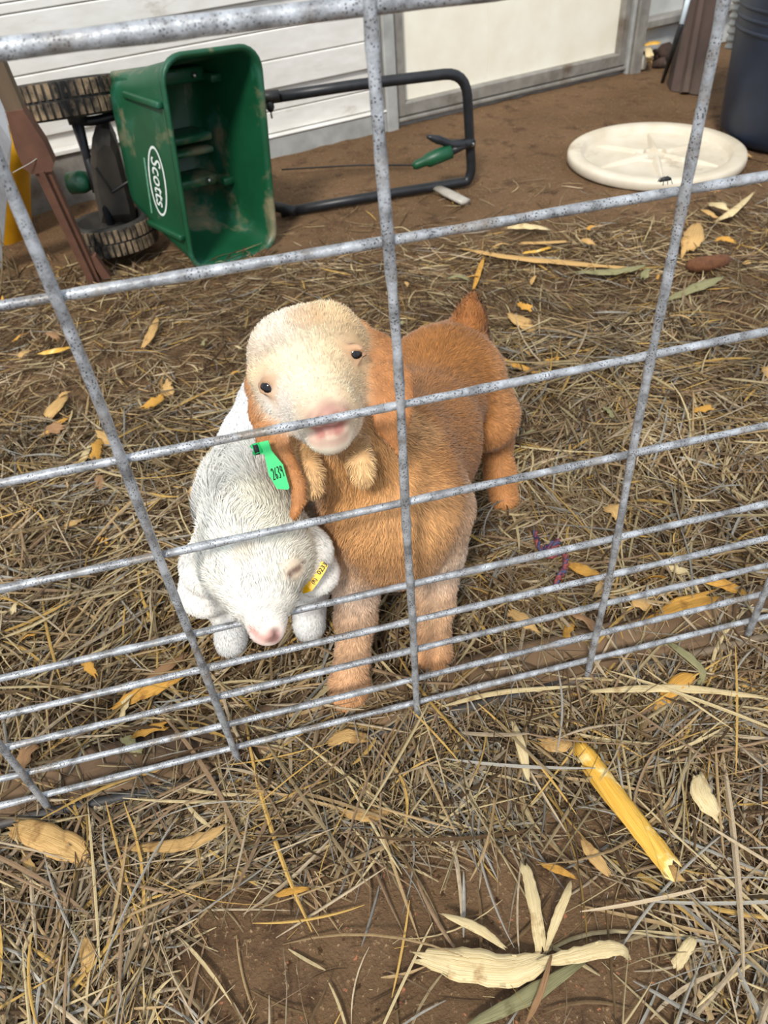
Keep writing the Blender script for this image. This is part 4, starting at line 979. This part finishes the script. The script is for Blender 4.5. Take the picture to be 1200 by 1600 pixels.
def bare(x, y):
    """1 inside the bare patch of earth in front"""
    ins = np.zeros(np.shape(x), bool); dm = np.full(np.shape(x), 9.0); m = len(BARE)
    for i in range(m):
        (x1, y1), (x2, y2) = BARE[i], BARE[(i + 1) % m]
        ins ^= ((y1 > y) != (y2 > y)) & (x < (x2 - x1) * (y - y1) / (y2 - y1 + 1e-12) + x1)
        t = np.clip(((x - x1) * (x2 - x1) + (y - y1) * (y2 - y1)) / ((x2 - x1) ** 2 + (y2 - y1) ** 2), 0, 1); dm = np.minimum(dm, np.hypot(x - x1 - t * (x2 - x1), y - y1 - t * (y2 - y1)))
    return np.where(ins, np.clip(dm / .02, 0, 1), 0)
def density(x, y):
    """how thickly the floor is strewn, 0..1"""
    p = np.stack([x, y], -1)
    n = vnoise(p, 7, 21); n2 = vnoise(p, 18, 22)
    d = np.where(y > 0, 1.0, 0.0)
    d = np.where(y > 0, np.clip((1.34 + 0.14 * np.clip(-x / .15, 0, 1) - 0.10 * np.clip(x, 0, 1) + 0.14 * (n - .5) - y) / 0.20, 0.07, 1.0), d)
    # outside the pen: a drift along the fence and on the left, bare earth in the middle
    drift = np.clip((y + 0.17 + 0.07 * (n - .5)) / 0.09, 0, 1)
    left = np.clip((-0.17 - x + 0.10 * (n2 - .5)) / 0.12, 0, 1)
    right = np.clip((x - 0.08 - 0.5 * (y + .2) + 0.08 * (n - .5)) / 0.12, 0, 1) * 0.45
    out = np.maximum(np.maximum(drift, left), right) * (0.55 + 0.45 * n2)
    out = out * (1 - 0.93 * bare(x, y))
    return np.where(y > 0, d, np.maximum(out, 0.025))
def angle_field(x, y, r):
    p = np.stack([x, y], -1); a = 3.0 * (vnoise(p, 5, 31) - .5) + 2.0 * (vnoise(p, 13, 32) - .5)
    near = np.exp(-((y + 0.06) / 0.06) ** 2)
    return a * 1.6 + r.normal(0, 0.65, len(x)) + np.where(r.random(len(x)) < .3, r.uniform(0, 3.14, len(x)), 0)
def scatter(n, r, x0, x1, y0, y1, dens):
    X_ = []; Y_ = []; c = 0
    while c < n:
        x = r.uniform(x0, x1, n); y = r.uniform(y0, y1, n)
        k = r.random(n) < dens(x, y); X_.append(x[k]); Y_.append(y[k]); c += k.sum()
    return np.concatenate(X_)[:n], np.concatenate(Y_)[:n]
def clear_of(x, y):
    k = np.hypot(x - LC[0], y - LC[1]) > LR + 0.03
    k &= np.hypot(x - BC[0], y - BC[1]) > 0.24
    return k
def off_board(x, y, r):
    on = (y > -0.022) & (y < 0.062) & ((x < -0.17) | (x > 0.035)); return ~on | (r.random(len(x)) < 0.38)
def straw_layer(name, n, r, rect, Lr, Wr, zr, pal, label, tiltv=0.06, K=6):
    x, y = scatter(n, r, *rect, density); k = clear_of(x, y) & off_board(x, y, r); x, y = x[k], y[k]; n = len(x)
    ang = angle_field(x, y, r); L = r.lognormal(np.log(Lr[0]), Lr[1], n).clip(0.012, 0.24); W_ = r.uniform(*Wr, n)
    z = ground_h(x, y) + zr[0] + (zr[1] - zr[0]) * r.random(n) ** 1.6 * np.clip(density(x, y), .2, 1)
    tilt = r.normal(0, tiltv, n); z = np.maximum(z, np.abs(tilt) * L * .4 + 0.001)
    # low-frequency noise darkens the straw colour, painting brown shadows into the litter
    pp = np.stack([x, y], -1); patch = (0.56 + 0.5 * vnoise(pp, 6, 51) * 0.6 + 0.4 * (vnoise(pp, 16, 52) - .3))[:, None].clip(.5, 1.15)
    w = np.array(pal, float); ci = r.choice(len(PAL), n, p=w / w.sum()); col = PAL[ci] * r.uniform(.65, 1.15, (n, 1)) * patch
    V, C = blades(n, x, y, ang, L, W_, z, tilt, r.normal(0, .06, n), r.normal(0, .22, n), r.normal(0, .7, n), col, K)
    V[..., 2] = np.maximum(V[..., 2], -0.004)
    o = mk_np(name, V.reshape(-1, 3), quads=blade_quads(n, K), mat=M_STRAW, smooth=False, col=C.reshape(-1, 3))
    return tag(o, label, 'straw', kind='stuff')
r = np.random.default_rng(41)
straw_layer('pen_straw', 22000, r, (-0.95, 1.5, 0.0, 1.5), (0.055, .5), (.0012, .0034), (.000, .020), (3, 4, 4, 4, 5, 1.2, 1, 2, 4), 'trampled dull straw covering the floor of the pen', K=5)
straw_layer('pen_straw_top', 7000, r, (-0.55, 0.75, 0.0, 0.75), (0.07, .45), (.0015, .0042), (.012, .026), (4, 4, 3, 4, 1.5, 1.6, 2, 3, 2), 'fresher straw lying on top around the kids', K=6)
straw_layer('fence_straw', 6500, r, (-0.62, 0.50, -0.42, 0.03), (0.070, .5), (.0014, .0046), (.000, .024), (4, 4, 4, 2.5, 3, 1.6, 3, 4, 3), 'loose straw drifted outside the fence', K=7)
straw_layer('fine_straw', 3800, r, (-0.62, 0.50, -0.42, 0.03), (0.060, .5), (.0007, .0017), (.002, .026), (4, 3, 4, 2, 3, 1.5, 2, 4, 3), 'thin wispy straw strewn over the drift outside the fence', 0.12, K=7)
# chaff and crumbs
n = 26000; x, y = scatter(n, r, -0.9, 1.5, -0.45, 1.6, lambda a, b: np.clip(density(a, b) + .18, 0, 1)); k = clear_of(x, y); x, y = x[k], y[k]; n = len(x)
ci = r.choice(len(PAL), n, p=np.array([3, 3, 3, 2, 4, 2, 1, 2, 4.]) / 24); colr = PAL[ci] * r.uniform(.6, 1.1, (n, 1))
V, C = blades(n, x, y, r.uniform(0, 3.14, n), r.uniform(.003, .014, n), r.uniform(.0008, .0026, n), ground_h(x, y) + r.uniform(.0012, .006, n), r.normal(0, .15, n), np.zeros(n), np.zeros(n), r.normal(0, .5, n), colr, 2)
tag(mk_np('chaff', V.reshape(-1, 3), quads=blade_quads(n, 2), mat=M_STRAW, col=C.reshape(-1, 3)), 'fine chaff and straw crumbs on the dirt', 'chaff', kind='stuff')

# ---- the long stalks that can be told apart outside the fence: each is an object of its own
protos = []
for i in range(16):
    K = 9; one = lambda v: np.array([float(v)])
    V, C = blades(1, one(0), one(0), one(0), one(1.0), one(random.uniform(.018, .034)), one(0), one(0), one(random.uniform(.0, .06)), one(random.gauss(0, .18)), one(random.gauss(0, .5)), PAL[[(0, 1, 2, 6, 7, 5, 3, 2)[i % 8]]] * random.uniform(.8, 1.1), K)
    V[..., 2] *= 1.0
    o = mk_np('hay_stalk', V.reshape(-1, 3), quads=blade_quads(1, K), mat=M_STRAW, col=C.reshape(-1, 3)); protos.append(o.data); bpy.data.objects.remove(o, do_unlink=True)
x, y = scatter(230, r, -0.50, 0.36, -0.36, -0.012, lambda a, b: np.clip(density(a, b), .06, 1))
for i in range(len(x)):
    o = bpy.data.objects.new('hay_stalk', protos[i % 16]); COL.objects.link(o)
    L = float(np.clip(r.lognormal(np.log(.12), .35), .06, .24))
    o.location = (x[i], y[i], 0.006 + 0.020 * r.random() * float(density(x[i:i + 1], y[i:i + 1])[0]))
    o.rotation_euler = (r.normal(0, .25), r.normal(0, .05), float(angle_field(x[i:i + 1], y[i:i + 1], r)[0])); o.scale = (L, L * float(np.clip(.11 / L, .7, 1.5)), L)
    hue = ('pale cream', 'tan', 'brown', 'grey', 'pinkish cream', 'golden', 'dull olive', 'brown')[i % 16 % 8]
    spot = 'in the drift at the lower left' if x[i] < -0.15 else ('on the dirt near the yellow corn stalk' if x[i] > 0.1 else 'on the dirt in the middle foreground')
    tag(o, 'long %s hay stalk lying %s' % (hue, spot), 'hay stalk', 'long hay stalks outside the fence')

# ---- corn husks and leaves
def husk_mat(name, c1, c2, dark):
    t = NT(name); a = t.n('ShaderNodeAttribute'); a.attribute_name = 'uvw'
    mp = t.n('ShaderNodeMapping'); mp.inputs['Scale'].default_value = (2.2, 30, 1); t.link(a.outputs['Vector'], mp.inputs['Vector'])
    st_ = t.noise(1.0, 4, .6, mp.outputs['Vector'])
    c = t.mix(bw(t, st_, .38, .62), c1, c2); c = t.mix(bw(t, t.noise(45, 4, .6, t.coord('Object')), .58, .72), c, dark)
    t.base(c); t.set(.7, 0, .25); t.bump(st_, .8, .0015); return t.m
HM = {'cream': husk_mat('cream_husk', lin(228, 208, 162), lin(204, 178, 128), lin(168, 136, 92)), 'tan': husk_mat('tan_husk', lin(206, 168, 110), lin(182, 142, 86), lin(140, 104, 60)),
      'yellow': husk_mat('yellow_stalk', lin(232, 186, 88), lin(212, 156, 52), lin(244, 222, 156)), 'orange': husk_mat('ochre_husk', lin(216, 164, 78), lin(190, 136, 58), lin(150, 104, 44)),
      'green': husk_mat('grey_green_leaf', lin(150, 144, 104), lin(128, 122, 86), lin(104, 96, 62)), 'brown': husk_mat('brown_leaf', lin(168, 130, 92), lin(140, 104, 72), lin(112, 82, 56))}
def leaf_geo(path, width, cup=0.3, twist=0.0, seed=0, m=7, tipw=(0.12, 0.06), rip=0.035, rag=0.08):
    """curved sheet along a path; cup bends it across, edges slightly ragged"""
    P = smooth_path(path, 5) if len(path) > 2 else np.linspace(path[0], path[1], 9); n = len(P)
    T = np.gradient(P, axis=0); T /= np.linalg.norm(T, axis=1)[:, None]; rr = np.random.default_rng(seed); ph = rr.uniform(0, 6.28); jag = 1 + rag * rr.normal(size=(n, 2))
    V = []; UV = []
    for i in range(n):
        s = i / (n - 1); up = np.array([0, 0, 1.0]); sd = unit(np.cross(T[i], up)); nm = np.cross(sd, T[i])
        a = twist * (s - .5); sd, nm = sd * math.cos(a) + nm * math.sin(a), nm * math.cos(a) - sd * math.sin(a)
        e = tipw[0] if s < .5 else tipw[1]; prof = e + (1 - e) * math.sin(math.pi * min(max(s * .9 + .05, 0), 1)) ** .8
        for j in range(m):
            q = -1 + 2 * j / (m - 1); fr_ = T[i] * (width * .22 * rr.normal() if i in (0, n - 1) else 0.0); w = width * prof * .5 * jag[i][0 if q < 0 else 1]; V.append(P[i] + fr_ + sd * w * q * (1 - .12 * cup) + nm * w * (cup * (1 - q * q) * .55 + rip * math.sin(q * 9 + ph + 1.5 * s)) + nm * min(0.0008, .03 * width) * rr.normal()); UV.append((s, q * .5 + .5, seed * .37))
    Q = [[i * m + j, i * m + j + 1, (i + 1) * m + j + 1, (i + 1) * m + j] for i in range(n - 1) for j in range(m - 1)]
    # give the sheet thickness
    nv = len(V); V = np.array(V); V = np.concatenate([V, V - [0, 0, min(0.0006, .02 * width)]]); Q2 = [[k + nv for k in q][::-1] for q in Q]
    bd = [j for j in range(m)] + [i * m + m - 1 for i in range(1, n)] + [(n - 1) * m + j for j in range(m - 2, -1, -1)] + [i * m for i in range(n - 2, 0, -1)]
    E_ = [[bd[k], bd[(k + 1) % len(bd)], bd[(k + 1) % len(bd)] + nv, bd[k] + nv][::-1] for k in range(len(bd))]
    return V, Q + Q2 + E_, np.array(UV + UV)
def leaf(name, path, width, kind, label=None, parent=None, cat='husk', group=None, **kw):
    V, Fc, UV = leaf_geo(path, width, **kw); org = np.array(path[0])
    o = mk(name, V, Fc, HM[kind], parent, True, origin=org)
    at = o.data.attributes.new('uvw', 'FLOAT_VECTOR', 'POINT'); at.data.foreach_set('vector', UV.astype(np.float32).ravel())
    if parent is None: tag(o, label, cat, group)
    return o
g = lambda x, y, z=.012: G(x, y, z)
# split yellow stalk
st = thing('corn_stalk', 'thick yellow split corn stalk lying on the dirt at right', 'stalk', g(980, 1270, 0))
leaf('stalk_half', [g(908, 1166), g(960, 1240, .014), g(1005, 1300, .014), g(1052, 1360)], .0255, 'yellow', parent=st, cup=1.0, seed=1, tipw=(.85, .95), rip=.012, rag=.0)
leaf('stalk_splinter', [g(893, 1170, .008), g(930, 1225, .009), g(985, 1296, .008)], .007, 'yellow', parent=st, cup=.9, seed=2, tipw=(.4, .4), rip=.02, rag=.03)
leaf('stalk_splinter', [g(1030, 1342, .010), g(1050, 1362, .010), g(1066, 1370, .008)], .014, 'tan', parent=st, cup=.2, seed=3, tipw=(.8, .5))
# forked husk at the bottom
fk = thing('corn_husk', 'broad cream corn husk with two upright strips on the bare dirt', 'husk', g(845, 1500, 0))
leaf('husk_blade', [g(652, 1493, .006), g(720, 1508, .012), g(790, 1516, .012), g(850, 1500, .010)], .030, 'cream', parent=fk, cup=.35, seed=4, tipw=(.2, .4))
leaf('husk_blade', [g(838, 1504, .012), g(890, 1495, .014), g(940, 1484, .018), g(972, 1484, .018), g(984, 1500, .006)], .015, 'cream', parent=fk, cup=.4, seed=5, twist=.8)
leaf('husk_strip', [g(846, 1488, .008), g(838, 1430, .016), g(828, 1380, .014), g(818, 1352, .010)], .012, 'cream', parent=fk, cup=.3, seed=6, tipw=(.8, .8))
leaf('husk_strip', [g(852, 1488, .008), g(868, 1440, .018), g(885, 1400, .022), g(892, 1376, .018)], .009, 'cream', parent=fk, cup=.3, seed=7, twist=1.0)
leaf('husk_strip', [g(690, 1428, .010), g(745, 1450, .012), g(790, 1482, .010)], .009, 'cream', parent=fk, cup=.4, seed=8)
leaf('dry_leaf', [g(735, 1600, .006), g(820, 1560, .010), g(915, 1500, .006)], .014, 'green', 'long grey-green leaf under the forked cream husk', seed=9, cat='leaf')
leaf('dry_leaf', [g(822, 1600, .010), g(845, 1550, .016), g(862, 1492, .016)], .006, 'brown', 'narrow pinkish-brown leaf crossing the forked husk', seed=10, cat='leaf')
leaf('corn_husk', [g(1092, 1212), g(1100, 1245, .016), g(1124, 1278, .010)], .023, 'cream', 'diamond-shaped cream husk piece at the right edge of the bare dirt', seed=11, tipw=(.3, .1))
leaf('corn_husk', [g(1056, 1508, .006), g(1070, 1488, .009), g(1084, 1466, .008)], .011, 'cream', 'small torn cream husk scrap low at right', seed=12, tipw=(.8, .5))
leaf('corn_husk', [g(18, 1290, .014), g(60, 1304, .020), g(105, 1322, .016), g(146, 1352, .006)], .030, 'tan', 'wide tan husk under the lowest left wire', seed=13, tipw=(.4, .1))
leaf('corn_husk', [g(38, 1325, .012), g(44, 1350, .014), g(62, 1378, .006)], .009, 'tan', 'narrow bent husk strip below the wide tan husk at left', seed=14)
leaf('corn_husk', [g(190, 1325, .012), g(270, 1322, .016), g(320, 1308, .018), g(352, 1290, .020)], .014, 'tan', 'tan husk strip with lifted pale tip left of centre', seed=15)
leaf('corn_husk', [g(535, 1270, .012), g(575, 1274, .016), g(610, 1268, .012)], .014, 'tan', 'short tan husk in the straw below the middle wire', seed=16)
leaf('corn_husk', [g(512, 1160, .016), g(540, 1150, .020), g(570, 1152, .014)], .018, 'tan', 'crumpled tan husk beneath the lowest wire at centre', seed=17, tipw=(.5, .4))
leaf('corn_husk', [g(176, 1106, .016), g(225, 1080, .022), g(262, 1062, .022), g(300, 1044, .016)], .024, 'orange', 'ochre husk inside the pen behind the lower left wires', seed=18)
leaf('corn_husk', [g(218, 1072, .018), g(255, 1045, .024), g(296, 1020, .016)], .014, 'brown', 'brownish husk overlapping the ochre husk at left', seed=19)
leaf('corn_husk', [g(1024, 965, .016), g(1068, 945, .024), g(1114, 932, .018)], .027, 'orange', 'broad ochre husk behind the lower right wires', seed=20, tipw=(.2, .6))
leaf('corn_husk', [g(1090, 905, .018), g(1130, 912, .020), g(1170, 930, .014)], .018, 'orange', 'ragged ochre husk at the right edge behind the wires', seed=21)
leaf('corn_husk', [g(885, 878, .016), g(912, 890, .02), g(935, 895, .014)], .018, 'orange', 'yellowish husk beside the braided cord', seed=22)
leaf('corn_husk', [g(801, 1124, .012), g(815, 1170, .020), g(826, 1222, .010)], .011, 'cream', 'upright cream strip below the right middle stay', seed=23)
leaf('corn_husk', [g(845, 1158, .010), g(872, 1162, .016), g(898, 1150, .012)], .020, 'tan', 'crumpled tan husk near the top of the yellow stalk', seed=24, tipw=(.4, .5))
leaf('corn_husk', [g(908, 1308, .008), g(930, 1340, .010), g(955, 1370, .006)], .013, 'tan', 'flat tan scrap left of the lower yellow stalk', seed=25)
leaf('corn_husk', [g(846, 1350, .008), g(870, 1358, .012), g(900, 1372, .010)], .008, 'orange', 'small ochre strip above the forked husk', seed=26)
leaf('corn_husk', [g(430, 1400, .008), g(455, 1392, .010), g(482, 1388, .008)], .008, 'orange', 'small ochre curl on the bare dirt left of centre', seed=27)
leaf('corn_husk', [g(125, 1465, .012), g(138, 1490, .016), g(132, 1535, .008)], .015, 'tan', 'folded tan husk in the straw at the lower left', seed=28)
leaf('corn_husk', [g(920, 1080, .020), g(1000, 1076, .022), g(1080, 1076, .020), g(1200, 1090, .016)], .011, 'cream', 'long pale leaf lying along the fence foot at right', seed=29)
leaf('corn_husk', [g(690, 1104, .018), g(780, 1082, .022), g(900, 1072, .020)], .007, 'cream', 'narrow pale leaf along the fence foot right of centre', seed=30)
leaf('dry_leaf', [g(1040, 1000, .026), g(1075, 1025, .028), g(1098, 1050, .018), g(1090, 1075, .008)], .011, 'green', 'curved grey-green leaf over the board at right', seed=31, twist=.8, cat='leaf')
leaf('corn_husk', [g(1020, 1110, .012), g(1060, 1068, .02), g(1085, 1052, .016)], .020, 'orange', 'yellow husk leaning on the board at right', seed=32)
# in the pen, further back
leaf('corn_husk', [g(1108, 318), g(1128, 322, .03), g(1150, 338, .01)], .03, 'cream', 'crumpled cream husk beside the barrel foot', seed=33, twist=1)
leaf('corn_husk', [g(1118, 345), g(1145, 330, .03), g(1178, 300, .012)], .022, 'cream', 'twisted cream husk strip near the barrel', seed=34, twist=1)
leaf('corn_husk', [g(1072, 395), g(1082, 372, .03), g(1090, 348, .012)], .045, 'tan', 'upright tan husk beside the right stay wire', seed=35)
leaf('corn_husk', [g(790, 356), g(822, 353, .02), g(858, 358, .01)], .028, 'cream', 'pale leaf on the dirt behind the second wire', seed=36)
leaf('corn_stalk', [g(812, 380, .014), g(850, 379, .016), g(884, 377, .014)], .014, 'tan', 'short pale stalk piece behind the fence at upper right', seed=37, cat='stalk', tipw=(.9, .9))
leaf('corn_stalk', [g(818, 395, .014), g(840, 392, .016), g(860, 386, .012)], .012, 'yellow', 'short bright yellow stalk piece behind the fence', seed=38, cat='stalk', tipw=(.8, .6))
leaf('dry_leaf', [g(720, 388, .012), g(800, 402, .016), g(900, 412, .014), g(1000, 420, .012)], .022, 'tan', 'long dry corn leaf lying across the pen at upper right', seed=39, cat='leaf')
leaf('dry_leaf', [g(900, 425, .014), g(960, 424, .018), g(1010, 415, .012)], .026, 'green', 'grey-green leaf lying behind the long dry leaf', seed=40, cat='leaf')
leaf('dry_leaf', [g(1040, 470, .012), g(1090, 448, .02), g(1130, 432, .012)], .028, 'green', 'pale green-grey leaf right of the stay wire', seed=41, cat='leaf')
leaf('corn_husk', [g(795, 490), g(815, 502, .02), g(836, 520, .012)], .034, 'tan', 'rounded tan husk behind the tan kid\'s rump', seed=42)
leaf('corn_stalk', [g(770, 556, .012), g(805, 570, .016), g(842, 584, .012)], .017, 'orange', 'ochre stalk piece right of the tan kid', seed=43, cat='stalk')
leaf('corn_husk', [g(62, 660), g(82, 640, .02), g(104, 614, .012)], .030, 'tan', 'tan husk on the straw at the left, behind the left stay', seed=44)
leaf('corn_husk', [g(66, 680, .012), g(85, 665, .02), g(112, 648, .012)], .016, 'orange', 'narrow ochre husk just below the tan husk at left', seed=45)
leaf('corn_husk', [g(222, 545), g(236, 520, .02), g(246, 496, .012)], .020, 'tan', 'small tan husk in the pen left of the tan kid\'s head', seed=46)
leaf('corn_husk', [g(60, 552), g(85, 548, .02), g(110, 542, .012)], .022, 'yellow', 'golden husk beside the left stay wire', seed=47)
leaf('corn_husk', [g(740, 452, .012), g(748, 425, .02), g(756, 402, .012)], .012, 'orange', 'thin ochre strip standing in the straw behind the middle', seed=48)
leaf('corn_husk', [g(118, 735, .014), g(130, 715, .02), g(143, 692, .012)], .013, 'cream', 'slender cream husk near the second left wire crossing', seed=49)
# corn cob
cb = smooth_path([g(1072, 415, .018), g(1105, 412, .02), g(1140, 405, .018)], 6)
M_COB = simple_mat('brown_cob', lin(112, 72, 44), lin(84, 52, 34), 120, .9, 0, .8)
tag(mk('corn_cob', *tube_geo(cb, .016 * np.sqrt(np.clip(1 - np.linspace(-1, 1, len(cb)) ** 4, .1, 1)) * (1 + .06 * np.sin(np.arange(len(cb)) * 2.4)), 10), M_COB, None, True), 'brown bare corn cob lying in the straw at right', 'corn cob')
# husk scraps nobody can tell apart
sc = []
for i in range(8):
    V, Fc, UV = leaf_geo([np.array([-.5, 0, 0]), np.array([0, random.uniform(-.15, .15), .12]), np.array([.5, 0, 0])], random.uniform(.3, .6), seed=60 + i, tipw=(random.uniform(.2, .9), random.uniform(.2, .9)), rag=.2)
    o = mk('husk_scrap', V, Fc, HM[('tan', 'cream', 'orange', 'tan', 'brown', 'orange', 'tan', 'green')[i]], None, True)
    at = o.data.attributes.new('uvw', 'FLOAT_VECTOR', 'POINT'); at.data.foreach_set('vector', UV.astype(np.float32).ravel()); sc.append(o.data); bpy.data.objects.remove(o, do_unlink=True)
x, y = scatter(110, r, -.7, 1.2, .03, 1.35, density)
for i in range(len(x)):
    if not clear_of(x[i:i + 1], y[i:i + 1])[0]: continue
    o = bpy.data.objects.new('husk_scrap', sc[i % 8]); COL.objects.link(o); L = float(r.uniform(.018, .045))
    o.location = (x[i], y[i], .014 + .01 * r.random()); o.rotation_euler = (r.normal(0, .4), r.normal(0, .15), r.uniform(0, 6.28)); o.scale = (L, L * .9, L)
    hue = ('tan', 'cream', 'ochre', 'tan', 'brown', 'ochre', 'tan', 'grey-green')[i % 8]
    spot = 'at the back of the pen' if y[i] > .62 else ('left of the kids' if x[i] < -.12 else ('right of the kids' if x[i] > .16 else 'around the kids'))
    tag(o, 'small torn %s husk scrap on the straw %s' % (hue, spot), 'husk scrap', 'husk scraps in the pen')

leaf('corn_husk', [G(1003, 74, .05), G(1015, 68, .065), G(1028, 66, .06)], .045, 'yellow', 'pale yellow husk on the heap right of the cream door', seed=70, rag=.2, tipw=(.5, .6))
leaf('corn_husk', [G(1012, 74, .06), G(1015, 86, .055), G(1014, 98, .03)], .028, 'cream', 'pale husk strip hanging down the heap right of the cream door', seed=71, tipw=(.7, .7))
leaf('corn_husk', [G(1118, 205, .008), G(1150, 232, .012), G(1175, 245, .008)], .022, 'tan', 'tan leaf lying between the lid and the dark barrel', seed=72)
